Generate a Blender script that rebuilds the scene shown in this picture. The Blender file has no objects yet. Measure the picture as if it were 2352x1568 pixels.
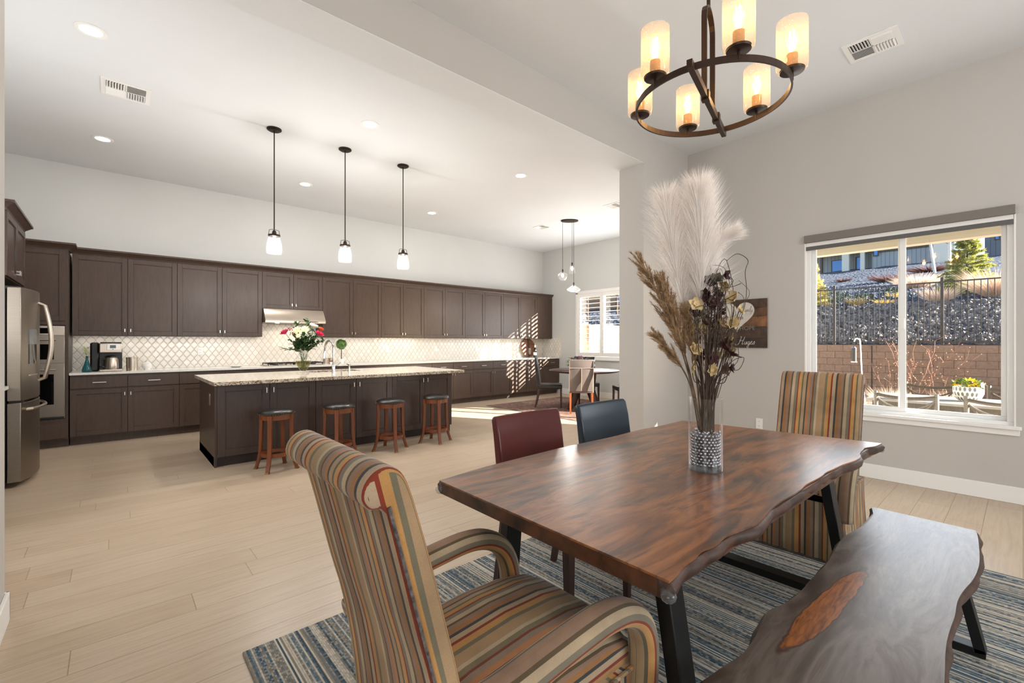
import bpy, bmesh, math, random
from mathutils import Vector, Matrix
C = bpy.context.scene.collection
random.seed(7)
PI = math.pi
# ------------------------------------------------------------ camera, world, lights, exposure
cam_d = bpy.data.cameras.new('camera'); cam = bpy.data.objects.new('camera', cam_d); C.objects.link(cam)
cam.location = (0, 0, 1.30); cam.rotation_euler = (PI/2, 0, -math.radians(41.48))
cam_d.sensor_width = 36; cam_d.lens = 36*1038/2352; cam_d.shift_y = 1.5/2352; cam_d.clip_start = 0.03; cam_d.clip_end = 400
bpy.context.scene.camera = cam
vs = bpy.context.scene.view_settings
vs.view_transform = 'Standard'; vs.look = 'None'; vs.gamma = 1; vs.use_curve_mapping = False; vs.exposure = 0.14
w = bpy.data.worlds.new('sky'); bpy.context.scene.world = w; w.use_nodes = True
nt = w.node_tree; bg = nt.nodes['Background']; sky = nt.nodes.new('ShaderNodeTexSky')
sky.sky_type = 'NISHITA'; sky.sun_disc = False; sky.sun_elevation = math.radians(17); sky.sun_rotation = math.radians(152); sky.altitude = 1400
nt.links.new(sky.outputs[0], bg.inputs[0]); bg.inputs[1].default_value = 0.42
def light(name, kind, loc, energy, color=(1, 1, 1), size=None, size_y=None, aim=None, shape=None, angle=None, blend=None, spot=None):
    l = bpy.data.lights.new(name, kind); l.energy = energy; l.color = color
    if kind == 'AREA':
        l.size = size
        if size_y: l.shape = 'RECTANGLE'; l.size_y = size_y
        if shape: l.shape = shape
    elif kind == 'SUN': l.angle = math.radians(angle)
    elif size: l.shadow_soft_size = size
    if spot: l.spot_size = math.radians(spot); l.spot_blend = 0.8
    o = bpy.data.objects.new(name, l); C.objects.link(o); o.location = loc
    if aim is not None: o.rotation_euler = Vector(aim).to_track_quat('-Z', 'Y').to_euler()
    return o
SUN = Vector((-0.55, 1, -0.346))
light('sun', 'SUN', (12, -10, 12), 40, (1, .93, .82), aim=SUN, angle=.55)
# added fill lamps along the solid walls behind and left of the camera
light('fill_back', 'AREA', (2.2, -3.9, 1.9), 165, (.95, .975, 1), 3.0, 2.6, aim=(0, 1, .38))
light('fill_side', 'AREA', (-3.9, -1.7, 1.9), 85, (.95, .975, 1), 2.6, 2.4, aim=(1, 0, .38))
light('fill_kitchen', 'AREA', (-1.4, 4.5, 1.8), 45, (.95, .975, 1), 1.3, 1.1, aim=(1, 0, .3))  # added to brighten the kitchen; the left wall has no window
# daylight through the nook's shutters and the dining window
light('daylight_nook', 'AREA', (8.35, 5.7, 1.7), 60, (.93, .96, 1), 2.6, 1.4, aim=(-1, 0, .25))
light('daylight_dining', 'AREA', (5.30, .78, 1.5), 22, (.9, .95, 1), 1.4, 1.6, aim=(-1, 0, 0))

# ------------------------------------------------------------ materials
def lin(c):
    return tuple((x/255/12.92 if x/255 <= .04045 else ((x/255+.055)/1.055)**2.4) for x in c[:3])+(1,)
class NT:
    def __init__(s, name):
        s.m = bpy.data.materials.new(name); s.m.use_nodes = True; s.t = s.m.node_tree
        s.b = s.t.nodes['Principled BSDF']; s.o = s.t.nodes['Material Output']
    def n(s, typ, ins=None, **kw):
        d = s.t.nodes.new('ShaderNode'+typ)
        for k, v in kw.items(): setattr(d, k, v)
        for k, v in (ins or {}).items():
            if hasattr(v, 'is_output'): s.t.links.new(v, d.inputs[k])
            else: d.inputs[k].default_value = v
        return d
    def l(s, a, b): s.t.links.new(a, b)
    def math(s, op, a, b=0., c=0.):
        return s.n('Math', {0: a, 1: b, 2: c}, operation=op).outputs[0]
    def coord(s, scale=(1, 1, 1), rot=(0, 0, 0), loc=(0, 0, 0), kind='Object'):
        tc = s.n('TexCoord'); return s.n('Mapping', {0: tc.outputs[kind], 1: loc, 2: rot, 3: scale}).outputs[0]
    def noise(s, vec, scale, detail=4, rough=.55, dist=0):
        return s.n('TexNoise', {'Vector': vec, 'Scale': scale, 'Detail': detail, 'Roughness': rough, 'Distortion': dist}).outputs[0]
    def ramp(s, fac, stops, interp='LINEAR'):
        r = s.n('ValToRGB', {0: fac}); cr = r.color_ramp; cr.interpolation = interp
        while len(cr.elements) < len(stops): cr.elements.new(1)
        for e, (p, c) in zip(cr.elements, stops): e.position = p; e.color = lin(c)
        return r.outputs[0]
    def mix(s, f, a, b, mode='MIX'):
        m = s.n('Mix', data_type='RGBA', blend_type=mode)
        for k, v in ((0, f), (6, a), (7, b)):
            if hasattr(v, 'is_output'): s.l(v, m.inputs[k])
            else: m.inputs[k].default_value = v
        return m.outputs[2]
    def bump(s, h, strength, dist=.01):
        s.l(s.n('Bump', {'Height': h, 'Strength': strength, 'Distance': dist}).outputs[0], s.b.inputs['Normal'])
    def set(s, **kw):
        for k, v in kw.items():
            k = {'col': 'Base Color', 'rough': 'Roughness', 'metal': 'Metallic', 'spec': 'Specular IOR Level', 'coat': 'Coat Weight', 'coatr': 'Coat Roughness', 'sub': 'Subsurface Weight', 'sheen': 'Sheen Weight', 'alpha': 'Alpha', 'aniso': 'Anisotropic'}[k]
            if hasattr(v, 'is_output'): s.l(v, s.b.inputs[k])
            else: s.b.inputs[k].default_value = lin(v) if k == 'Base Color' and len(v) == 3 else v
        return s
MATS = {}
def plain(name, col, rough=.6, metal=0, var=0, vscale=20, bump=0, bscale=200, **kw):
    if name in MATS: return MATS[name]
    t = NT(name); t.set(rough=rough, metal=metal, **kw)
    vec = t.coord()
    n = t.noise(vec, vscale, 3)
    c2 = tuple(max(0, x*(1-var)) for x in col); c3 = tuple(min(255, x*(1+var)) for x in col)
    t.l(t.ramp(n, [(.3, c2), (.7, c3)]), t.b.inputs['Base Color'])
    if bump: t.bump(t.noise(vec, bscale, 2), bump, .002)
    MATS[name] = t.m; return t.m
def emis(name, col, strength):
    t = NT(name); e = t.n('Emission', {0: lin(col), 1: strength}); t.l(e.outputs[0], t.o.inputs[0]); return t.m
def glassy(name, tint=(255, 255, 255), body=0., bodycol=(255, 255, 255), rough=.02, refl=1.0, bumps=0, ior=1.45):
    t = NT(name)
    tr = t.n('BsdfTransparent', {0: lin(tint)}); gl = t.n('BsdfGlossy', {0: (refl, refl, refl, 1), 1: rough})
    ge = t.n('NewGeometry'); fr = t.n('Fresnel', {0: t.math('MULTIPLY_ADD', ge.outputs['Backfacing'], 1/ior-ior, ior)})
    if bumps:
        v = t.n('TexVoronoi', {'Vector': t.coord(), 'Scale': bumps}); h = t.math('LESS_THAN', v.outputs[0], .18)
        bp = t.n('Bump', {'Height': h, 'Strength': .8, 'Distance': .003}); t.l(bp.outputs[0], gl.inputs['Normal'])
    m = t.n('MixShader', {0: fr.outputs[0], 1: tr.outputs[0], 2: gl.outputs[0]}); out = m.outputs[0]
    if body:
        d = t.n('BsdfTranslucent', {0: lin(bodycol)}); d2 = t.n('BsdfDiffuse', {0: lin(bodycol)})
        md = t.n('MixShader', {0: .5, 1: d.outputs[0], 2: d2.outputs[0]})
        f = body
        if bumps:
            sp = t.n('TexVoronoi', {'Vector': t.coord(), 'Scale': bumps*1.3}); f = t.math('ADD', t.math('MULTIPLY', t.math('LESS_THAN', sp.outputs[0], .2), .35), body)
        m2 = t.n('MixShader', {0: f, 1: out, 2: md.outputs[0]}); out = m2.outputs[0]
    t.l(out, t.o.inputs[0]); return t.m

def paint(name, col, bump=.15, scale=90, rough=.75):
    t = NT(name); vec = t.coord(kind='Object'); n = t.noise(vec, scale, 3); b = t.noise(vec, 1.2, 2)
    t.l(t.ramp(b, [(.3, tuple(x*.985 for x in col)), (.7, col)]), t.b.inputs['Base Color'])
    t.set(rough=rough, spec=.3); t.bump(n, bump, .004); return t.m
M_wall_k = paint('paint_kitchen', (209, 209, 206)); M_wall_d = paint('paint_greige', (194, 189, 183)); M_ceil = paint('paint_ceiling', (224, 226, 227))
M_jamb = paint('paint_texture', (226, 227, 227), .6, 55)
M_white = plain('white_trim', (238, 236, 232), .4); M_vinyl = plain('white_vinyl', (240, 241, 240), .3)

def planks():
    t = NT('oak_planks'); tc = t.n('TexCoord'); sx = t.n('SeparateXYZ', {0: tc.outputs['Object']}); rw = t.n('TexWhiteNoise', {'W': t.math('FLOOR', t.math('DIVIDE', sx.outputs[1], .19))}, noise_dimensions='1D').outputs[0]
    v = t.n('CombineXYZ', {0: t.math('MULTIPLY_ADD', rw, 7.3, sx.outputs[0]), 1: sx.outputs[1]}).outputs[0]
    br = t.n('TexBrick', {'Vector': v, 'Scale': 1, 'Color1': (0.15, .15, .15, 1), 'Color2': (.85, .85, .85, 1), 'Mortar': (0, 0, 0, 1), 'Mortar Size': .0022, 'Brick Width': 1.9, 'Row Height': .19, 'Bias': 0, 'Mortar Smooth': .2}, offset=0.0, offset_frequency=2)
    g = t.noise(t.coord((.6, 9, 1)), 6, 6, .6, .4); g2 = t.noise(t.coord((1.2, 30, 1)), 8, 3)
    base = t.ramp(br.outputs[0], [(.15, (192, 172, 148)), (.5, (200, 181, 158)), (.85, (180, 158, 132))])
    c = t.mix(.35, base, t.ramp(g, [(.3, (156, 132, 108)), (.55, (200, 181, 156)), (.8, (214, 199, 178))]))
    c = t.mix(t.math('MULTIPLY', g2, .18), c, lin((150, 120, 90)))
    k = t.noise(t.coord((1.2, 5, 1)), 5, 2, .5); c = t.mix(t.ramp(k, [(.74, (0, 0, 0)), (.8, (130, 130, 130))]), c, lin((120, 92, 62)))
    c = t.mix(t.math('MULTIPLY', br.outputs[1], .55), c, lin((120, 95, 70)))
    t.set(col=c, rough=t.math('MULTIPLY_ADD', g, .15, .27), spec=.45)
    t.bump(t.math('SUBTRACT', t.math('MULTIPLY', g2, .15), br.outputs[1]), .25, .003); return t.m
M_floor = planks()

def cabwood(name, c1, c2, c3, axis='z'):
    t = NT(name); sc = (9, 9, 1.0) if axis == 'z' else (1.0, 9, 9)
    g = t.noise(t.coord(sc), 5, 6, .6, .6); b = t.noise(t.coord((2, 2, 1)), 1.6, 3)
    c = t.mix(.45, t.ramp(g, [(.3, c1), (.7, c2)]), t.ramp(b, [(.3, c1), (.7, c3)]))
    t.set(col=c, rough=.42, spec=.45, coat=.1, coatr=.25); t.bump(g, .05, .002); return t.m
M_cab = cabwood('cabinet_wood', (62, 46, 37), (85, 66, 54), (75, 58, 47))
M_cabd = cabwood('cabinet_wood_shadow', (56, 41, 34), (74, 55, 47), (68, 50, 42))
M_nickel = plain('brushed_nickel', (205, 200, 192), .3, 1); M_chrome = plain('chrome', (225, 225, 225), .08, 1)
M_bronze = plain('dark_bronze', (52, 42, 35), .4, .7); M_black = plain('black_metal', (18, 18, 19), .45, .3)
M_iron = plain('fence_metal', (48, 42, 38), .5, .2)

def steel(name, col, rough=.26):
    t = NT(name); g = t.noise(t.coord((1, 1, 120)), 4, 3)
    t.set(col=t.ramp(g, [(.3, tuple(x*.93 for x in col)), (.7, col)]), metal=1, rough=t.math('MULTIPLY_ADD', g, .12, rough), aniso=.4); return t.m
M_steel = steel('stainless_steel', (196, 184, 170)); M_steeld = steel('black_stainless', (150, 140, 128), .3)
M_blackgl = plain('black_glass', (10, 10, 11), .06, 0); M_blackpl = plain('black_plastic', (22, 21, 21), .35)

def quartz():
    t = NT('white_quartz'); n = t.noise(t.coord(), 60, 4); t.set(col=t.ramp(n, [(.35, (224, 219, 210)), (.65, (238, 234, 227))]), rough=.12); return t.m
def granite():
    t = NT('speckled_granite'); v = t.n('TexVoronoi', {'Vector': t.coord(), 'Scale': 130}); n = t.noise(t.coord((1, 2, 1)), 14, 8, .7, 1.2); n2 = t.noise(t.coord(), 90, 4, .7)
    c = t.ramp(n, [(.32, (96, 76, 60)), (.43, (176, 156, 130)), (.55, (222, 212, 194)), (.7, (190, 172, 148))])
    c = t.mix(t.ramp(n2, [(.42, (255, 255, 255)), (.5, (0, 0, 0))]), c, lin((84, 70, 58)))
    c = t.mix(.25, c, v.outputs[1], 'SOFT_LIGHT')
    t.set(col=c, rough=.08, spec=.6); return t.m
M_quartz = quartz(); M_granite = granite()

def tile():
    t = NT('arabesque_tile'); tc = t.n('TexCoord'); s = t.n('SeparateXYZ', {0: tc.outputs['Object']})
    h = t.math('ADD', s.outputs[0], s.outputs[1]); z = s.outputs[2]
    hh, zz = t.math('DIVIDE', h, .093), t.math('DIVIDE', z, .135); P = t.math('ADD', hh, zz); Q = t.math('SUBTRACT', hh, zz)
    p2 = t.math('ADD', P, t.math('MULTIPLY', t.math('SINE', t.math('MULTIPLY', Q, 2*PI)), .028))
    q2 = t.math('ADD', Q, t.math('MULTIPLY', t.math('SINE', t.math('MULTIPLY', P, 2*PI)), .028))
    def edge(x): return t.math('ABSOLUTE', t.math('SUBTRACT', t.math('FRACT', x), .5))
    e = t.math('MAXIMUM', edge(p2), edge(q2))
    g = t.n('MapRange', {0: e, 1: .452, 2: .48}).outputs[0]; hgt = t.n('MapRange', {0: e, 1: .36, 2: .48, 3: 1, 4: 0}).outputs[0]
    cell = t.n('CombineXYZ', {0: t.math('FLOOR', p2), 1: t.math('FLOOR', q2)}).outputs[0]
    wn = t.n('TexWhiteNoise', {'Vector': cell}); cc = t.mix(.5, lin((232, 226, 216)), t.ramp(wn.outputs[0], [(0, (216, 208, 196)), (1, (240, 236, 228))]))
    c = t.mix(g, cc, lin((176, 164, 150)))
    t.set(col=c, rough=t.math('MULTIPLY_ADD', g, .5, .14))
    wv = t.noise(t.coord(), 9, 2); t.bump(t.math('ADD', hgt, t.math('MULTIPLY', wv, 2)), .35, .004); return t.m
M_tile = tile()

def slab(name, pal, seed, gray=.5):
    t = NT(name); v = t.coord((1.0, 4.5, 4.5), loc=(seed, seed*2, 0)); d = t.noise(t.coord((.7, 2.6, 2), loc=(seed, 0, 0)), 1.6, 3, .5, 1.4)
    wv = t.n('TexWave', {'Vector': v, 'Scale': 1.1, 'Distortion': 9, 'Detail': 4, 'Detail Scale': 1.2, 'Detail Roughness': .6}, wave_type='BANDS', bands_direction='Y')
    n = t.noise(v, 2.4, 8, .62, 1.1); f = t.noise(t.coord((2, 60, 60)), 6, 4, .6)
    c = t.ramp(d, pal)
    fig = t.ramp(n, [(.28, (40, 30, 27)), (.42, (92, 58, 38)), (.5, (150, 94, 54)), (.58, (176, 116, 70)), (.66, (104, 70, 50)), (.76, (70, 62, 58))])
    c = t.mix(.55, c, fig); c = t.mix(t.ramp(wv.outputs[1], [(.0, (120, 120, 120)), (.3, (0, 0, 0))]), c, lin((44, 32, 28)))
    c = t.mix(t.math('MULTIPLY', f, .3), c, lin((54, 38, 30)))
    kn = t.n('TexVoronoi', {'Vector': t.coord((1.1, 2.2, 1), loc=(seed*3, .3, 0)), 'Scale': 1.6}); c = t.mix(t.ramp(kn.outputs[0], [(.02, (200, 200, 200)), (.09, (0, 0, 0))]), c, lin((44, 28, 20)))
    t.set(col=c, rough=t.math('MULTIPLY_ADD', f, .15, .24), spec=.5, coat=.25, coatr=.2); t.bump(f, .12, .002); return t.m
M_table = slab('sheesham_table', [(.3, (66, 66, 66)), (.40, (84, 76, 70)), (.46, (140, 88, 54)), (.54, (164, 104, 62)), (.6, (110, 76, 56)), (.66, (72, 74, 76)), (.75, (128, 84, 54))], 3.1)
def benchwood():
    t = NT('sheesham_bench'); v = t.coord((1.0, 3.2, 3), loc=(1.3, 0, 0)); n = t.noise(v, 1.5, 6, .55, 1.6); f = t.noise(t.coord((3, 60, 60)), 6, 4)
    tc = t.n('TexCoord'); s = t.n('SeparateXYZ', {0: tc.outputs['Object']})
    wob = t.noise(t.coord(), 7, 3); dx = t.math('DIVIDE', t.math('SUBTRACT', s.outputs[0], -.17), .40); dy = t.math('DIVIDE', t.math('SUBTRACT', s.outputs[1], t.math('MULTIPLY_ADD', s.outputs[0], -.06, .082)), .042)
    r = t.math('ADD', t.math('SQRT', t.math('ADD', t.math('MULTIPLY', dx, dx), t.math('MULTIPLY', dy, dy))), t.math('MULTIPLY', t.math('SUBTRACT', wob, .5), .75))
    c = t.ramp(n, [(.3, (58, 44, 36)), (.44, (92, 78, 68)), (.53, (120, 108, 98)), (.6, (84, 64, 50)), (.7, (126, 112, 100))])
    c = t.mix(t.math('MULTIPLY', f, .3), c, lin((50, 38, 30)))
    c = t.mix(t.ramp(r, [(.86, (255, 255, 255)), (.92, (0, 0, 0))]), c, t.ramp(t.noise(t.coord((2, 14, 4)), 5, 5, .6, 1), [(.3, (96, 52, 24)), (.6, (168, 100, 48)), (.8, (140, 80, 40))]))
    ring = t.math('SUBTRACT', 1., t.n('MapRange', {0: t.math('ABSOLUTE', t.math('SUBTRACT', r, .9)), 1: 0, 2: .07}).outputs[0]); c = t.mix(t.math('MULTIPLY', ring, .8), c, lin((46, 24, 16)))
    t.set(col=c, rough=t.math('MULTIPLY_ADD', f, .15, .27), spec=.45, coat=.15, coatr=.25); t.bump(f, .12, .002); return t.m
M_bench = benchwood()
M_bark = plain('live_edge_bark', (62, 42, 34), .5, var=.35, vscale=18, bump=.4, bscale=60)
M_burl = plain('burl_end_grain', (68, 42, 28), .4, var=.5, vscale=14, bump=.2)

PAL = [(186, 158, 124, 26), (126, 122, 104, 10), (206, 158, 98, 16), (146, 58, 40, 7), (196, 176, 150, 14), (62, 72, 78, 8), (176, 128, 84, 13), (164, 136, 118, 12), (104, 90, 70, 6), (202, 184, 158, 14), (138, 134, 120, 12), (150, 66, 46, 6), (214, 166, 104, 13), (112, 110, 96, 7), (188, 164, 132, 14), (74, 82, 86, 6), (196, 138, 96, 12), (158, 142, 128, 12), (134, 74, 52, 5), (140, 130, 106, 12), (206, 190, 164, 10)]
def stripes():
    t = NT('striped_upholstery'); at = t.n('Attribute', attribute_name='st')
    w_ = t.noise(t.coord(), 3, 2); f = t.math('FRACT', t.math('MULTIPLY_ADD', t.math('SUBTRACT', w_, .5), .008, t.math('DIVIDE', at.outputs['Fac'], .30)))
    tot = sum(p[3] for p in PAL); pos = 0; st = []
    for p in PAL: st.append((pos/tot, p[:3])); pos += p[3]
    c = t.ramp(f, st, 'CONSTANT')
    n = t.noise(t.coord(), 420, 2); n2 = t.noise(t.coord(), 6, 3)
    c = t.mix(t.math('MULTIPLY', n, .35), c, lin((84, 70, 54)))
    c = t.mix(.75, c, t.ramp(n2, [(.3, (196, 186, 172)), (.7, (255, 248, 236))]), 'MULTIPLY')
    t.set(col=c, rough=.85, spec=.2, sheen=.15); t.bump(n, .25, .001); return t.m
M_stripe = stripes()
def rugm():
    t = NT('blue_striped_rug'); tc = t.n('TexCoord'); s = t.n('SeparateXYZ', {0: tc.outputs['Object']}); x = s.outputs[0]; y = s.outputs[1]
    row = t.math('FLOOR', t.math('DIVIDE', x, .0075)); rw = t.n('TexWhiteNoise', {'W': row}, noise_dimensions='1D').outputs[0]
    band = t.noise(t.n('CombineXYZ', {0: t.math('MULTIPLY', x, 9.)}).outputs[0], 1.5, 3, .6)
    dash = t.n('TexWhiteNoise', {'Vector': t.n('CombineXYZ', {0: row, 1: t.math('FLOOR', t.math('DIVIDE', y, .011))}).outputs[0]}).outputs[0]
    c = t.ramp(rw, [(0, (78, 98, 112)), (.14, (204, 194, 176)), (.34, (112, 124, 130)), (.46, (150, 138, 120)), (.6, (70, 86, 98)), (.7, (214, 206, 190)), (.84, (134, 130, 122))], 'CONSTANT')
    c2 = t.ramp(dash, [(0, (60, 78, 92)), (.38, (196, 190, 178)), (.72, (104, 128, 142))], 'CONSTANT')
    c = t.mix(t.ramp(band, [(.42, (0, 0, 0)), (.52, (165, 165, 165))]), c, c2)
    fr = t.math('ABSOLUTE', t.math('SUBTRACT', t.math('FRACT', t.math('DIVIDE', x, .0075)), .5))
    c = t.mix(t.math('MULTIPLY', fr, .5), c, lin((50, 48, 48)))
    t.set(col=c, rough=.95, spec=.1); t.bump(t.math('SUBTRACT', dash, fr), .5, .002); return t.m
M_rug = rugm()
def persian():
    t = NT('red_persian_rug'); n = t.noise(t.coord(), 14, 6, .7, 1.5); v = t.n('TexVoronoi', {'Vector': t.coord(), 'Scale': 7}, feature='F1', distance='MANHATTAN')
    c = t.mix(.5, t.ramp(n, [(.35, (112, 66, 58)), (.45, (148, 122, 106)), (.55, (92, 82, 82)), (.65, (178, 156, 136))]), t.ramp(v.outputs[0], [(.2, (124, 70, 62)), (.45, (158, 134, 116)), (.8, (112, 80, 74))]))
    t.set(col=c, rough=.95, spec=.1); return t.m
M_persian = persian()
def leather(name, col, rough=.33):
    t = NT(name); n = t.n('TexVoronoi', {'Vector': t.coord(), 'Scale': 380}); b = t.noise(t.coord(), 3, 2)
    t.set(col=t.ramp(b, [(.3, tuple(x*.85 for x in col)), (.7, col)]), rough=rough, spec=.5); t.bump(n.outputs[0], .12, .001); return t.m
M_redl = leather('oxblood_leather', (92, 20, 12), .36); M_bluel = leather('navy_leather', (24, 44, 58), .34); M_blackl = leather('black_leather', (30, 27, 26), .3); M_taupel = leather('taupe_leather', (104, 94, 90), .4)
M_cherry = cabwood('cherry_wood', (98, 48, 22), (138, 76, 36), (120, 62, 28)); M_darkwood = cabwood('espresso_wood', (50, 32, 26), (76, 46, 36), (62, 38, 30))
M_glass = glassy('clear_glass', ior=1.5); M_pane = glassy('window_glass', ior=1.45); M_seed = glassy('seeded_glass', body=.05, bodycol=(235, 235, 235), bumps=90)
M_amber = glassy('amber_seeded_glass', (255, 250, 240), .16, (255, 238, 216), bumps=110); M_teal = glassy('teal_glass', (120, 190, 200), .2, (60, 140, 150))
M_water = glassy('flower_water', (206, 206, 150), .05, (150, 150, 80))

# ------------------------------------------------------------ mesh builder
class MB:
    def __init__(s): s.bm = bmesh.new(); s.T = Matrix.Identity(4)
    def v(s, p): return s.bm.verts.new(s.T @ Vector(p))
    def f(s, vs):
        try: return s.bm.faces.new(vs)
        except ValueError: return None
    def box(s, x0, y0, z0, x1, y1, z1):
        a = [s.v((x, y, z)) for z in (z0, z1) for (x, y) in ((x0, y0), (x1, y0), (x1, y1), (x0, y1))]
        for q in ((3, 2, 1, 0), (4, 5, 6, 7), (0, 1, 5, 4), (1, 2, 6, 5), (2, 3, 7, 6), (3, 0, 4, 7)): s.f([a[i] for i in q])
        return s
    def prism(s, pts, z0, z1, axis='z', flip=False):
        def P(a, b, c): return {'z': (a, b, c), 'y': (a, c, b), 'x': (c, a, b)}[axis]
        lo = [s.v(P(a, b, z0)) for a, b in pts]; hi = [s.v(P(a, b, z1)) for a, b in pts]; n = len(pts)
        s.f(lo[::-1]); s.f(hi)
        for i in range(n): s.f([lo[i], lo[(i+1) % n], hi[(i+1) % n], hi[i]])
        return s
    def loft(s, rings, closed=True, cap=True):
        R = [[s.v(p) for p in r] for r in rings]; n = len(R[0])
        for a, b in zip(R, R[1:]):
            for i in range(n if closed else n-1): s.f([a[i], a[(i+1) % n], b[(i+1) % n], b[i]])
        if cap and closed: s.f(R[0][::-1]); s.f(R[-1])
        return s
    def lathe(s, prof, c=(0, 0, 0), seg=24, cap=True):
        rings = [[(c[0]+r*math.cos(2*PI*i/seg), c[1]+r*math.sin(2*PI*i/seg), c[2]+z) for i in range(seg)] for r, z in prof]
        return s.loft(rings, True, cap)
    def tube(s, pts, r, seg=8, r2=None, cap=True):
        pts = [Vector(p) for p in pts]; rings = []; n = len(pts); up = None
        for i, p in enumerate(pts):
            d = (pts[min(i+1, n-1)]-pts[max(i-1, 0)]).normalized()
            if up is None: up = Vector((0, 0, 1)) if abs(d.z) < .9 else Vector((1, 0, 0))
            a = d.cross(up).normalized(); up = a.cross(d).normalized()
            rr = r[i] if isinstance(r, (list, tuple)) else r; rb = (r2 if r2 else rr)
            rings.append([p+a*rr*math.cos(2*PI*k/seg)+up*rb*math.sin(2*PI*k/seg) for k in range(seg)])
        return s.loft(rings, True, cap)
    def bar(s, p, q, w, h, up=(0, 0, 1)):
        p = Vector(p); q = Vector(q); d = (q-p).normalized(); a = d.cross(Vector(up))
        a = a.normalized() if a.length > 1e-4 else Vector((1, 0, 0)); b = a.cross(d)
        return s.loft([[o+a*w/2*i+b*h/2*j for i, j in ((-1, -1), (1, -1), (1, 1), (-1, 1))] for o in (p, q)])
    def sphere(s, c, r, sub=2, sc=(1, 1, 1)):
        m = Matrix.Translation(Vector(c)) @ Matrix.Diagonal((sc[0], sc[1], sc[2], 1))
        bmesh.ops.create_icosphere(s.bm, subdivisions=sub, radius=r, matrix=s.T @ m); return s
OFF = {}
def obj(name, mb, mat, parent=None, bevel=0, smooth=False, seg=2, st=None, sub=0, auto=True):
    me = bpy.data.meshes.new(name); bm = mb.bm
    bmesh.ops.recalc_face_normals(bm, faces=bm.faces)
    if st: 
        ly = bm.verts.layers.float.new('st')
        for v in bm.verts: v[ly] = st(v.co)
    bm.to_mesh(me); bm.free()
    r = parent
    while r is not None and r.parent is not None: r = r.parent
    if r is not None and r.name in OFF: me.transform(OFF[r.name])
    me.materials.append(mat)
    o = bpy.data.objects.new(name, me); C.objects.link(o); o.parent = parent
    if smooth: me.polygons.foreach_set('use_smooth', [True]*len(me.polygons))
    if bevel:
        b = o.modifiers.new('bevel', 'BEVEL'); b.width = bevel; b.segments = seg; b.limit_method = 'ANGLE'; b.angle_limit = math.radians(40); b.harden_normals = False
        me.polygons.foreach_set('use_smooth', [True]*len(me.polygons))
    if sub: 
        q = o.modifiers.new('sub', 'SUBSURF'); q.levels = sub; q.render_levels = sub
    if (smooth and auto) or bevel: me.set_sharp_from_angle(angle=math.radians(42))
    return o
def tag(o, label=None, cat=None, group=None, kind=None):
    for k, v in (('label', label), ('category', cat), ('group', group), ('kind', kind)):
        if v: o[k] = v
    return o
def thing(name, label, cat, loc=(0, 0, 0), rz=0, group=None, world=False):
    o = bpy.data.objects.new(name, None); C.objects.link(o); o.location = loc; o.rotation_euler = (0, 0, rz); o.empty_display_size = .05
    if world: OFF[o.name] = Matrix.Translation(-Vector(loc))
    return tag(o, label, cat, group)
def one(name, mb, mat, label, cat, group=None, kind=None, loc=None, **kw):
    o = obj(name, mb, mat, None, **kw)
    if loc: o.data.transform(Matrix.Translation(-Vector(loc))); o.location = loc
    return tag(o, label, cat, group, kind)
def struct(name, mb, mat, parent=None, **kw):
    o = obj(name, mb, mat, parent, **kw)
    if parent is None: o['kind'] = 'structure'
    return o
def dup(root, loc, rz, label=None, group=None, scale=None):
    def cp(o, par):
        c = o.copy(); C.objects.link(c); c.parent = par
        for ch in o.children: cp(ch, c)
        return c
    r = cp(root, None); r.location = loc; r.rotation_euler = (0, 0, rz)
    if label: r['label'] = label
    if group: r['group'] = group
    if scale: r.scale = scale
    return r
def relabel(root, name):
    return root
# ------------------------------------------------------------ the setting
HD, HK = 3.66, 3.675; YP0, YP1 = 2.81, 3.13; XR = 5.45; YK = 8.45; XF = 8.56
def wallbox(name, mat, *boxes):
    m = MB()
    for b in boxes: m.box(*b)
    return struct(name, m, mat)
wallbox('floor', M_floor, (-4.4, -4.4, -.12, 8.72, 8.6, 0))
wallbox('ceiling_dining', M_ceil, (-4.4, -4.4, HD, XR+.02, YP0+.02, HD+.15))
wallbox('ceiling_kitchen', M_ceil, (-1.65, YP1-.02, HK, 8.72, 8.6, HK+.15))
wallbox('wall_kitchen', M_wall_k, (-1.65, YK, 0, XF, YK+.15, HK))
wallbox('wall_left_kitchen', M_wall_k, (-1.65, YP1, 0, -1.5, YK, HK))
WY0, WY1, WZ0, WZ1 = 4.36, 7.24, .93, 2.50
wallbox('wall_far', M_wall_k, (XF, YP1, 0, XF+.15, WY0, HK), (XF, WY1, 0, XF+.15, YK+.15, HK), (XF, WY0, 0, XF+.15, WY1, WZ0), (XF, WY0, WZ1, XF+.15, WY1, HK))
DX0, DX1 = 6.25, 7.85
wallbox('wall_nook', M_wall_k, (XR+.15, YP1-.16, 0, DX0, YP1, HK), (DX1, YP1-.16, 0, XF+.15, YP1, HK), (DX0, YP1-.16, 2.32, DX1, YP1, HK))
wallbox('wall_partition', M_wall_d, (4.446, YP0, 0, XR+.15, YP1, 3.31), (-4.4, YP0, 0, -.375, YP1, 3.31), (-4.4, YP0, 3.31, XR+.15, YP1, HK+.15))
wallbox('trim_1', M_jamb, (-.374, YP0+.001, 3.303, 4.445, YP1-.001, 3.3095))
VY0, VY1, VZ0, VZ1 = .037, 1.522, .60, 2.41
wallbox('wall_right', M_wall_d, (XR, -4.4, 0, XR+.15, VY0, HD), (XR, VY1, 0, XR+.15, YP0, HD), (XR, VY0, 0, XR+.15, VY1, VZ0), (XR, VY0, VZ1, XR+.15, VY1, HD))
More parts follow.
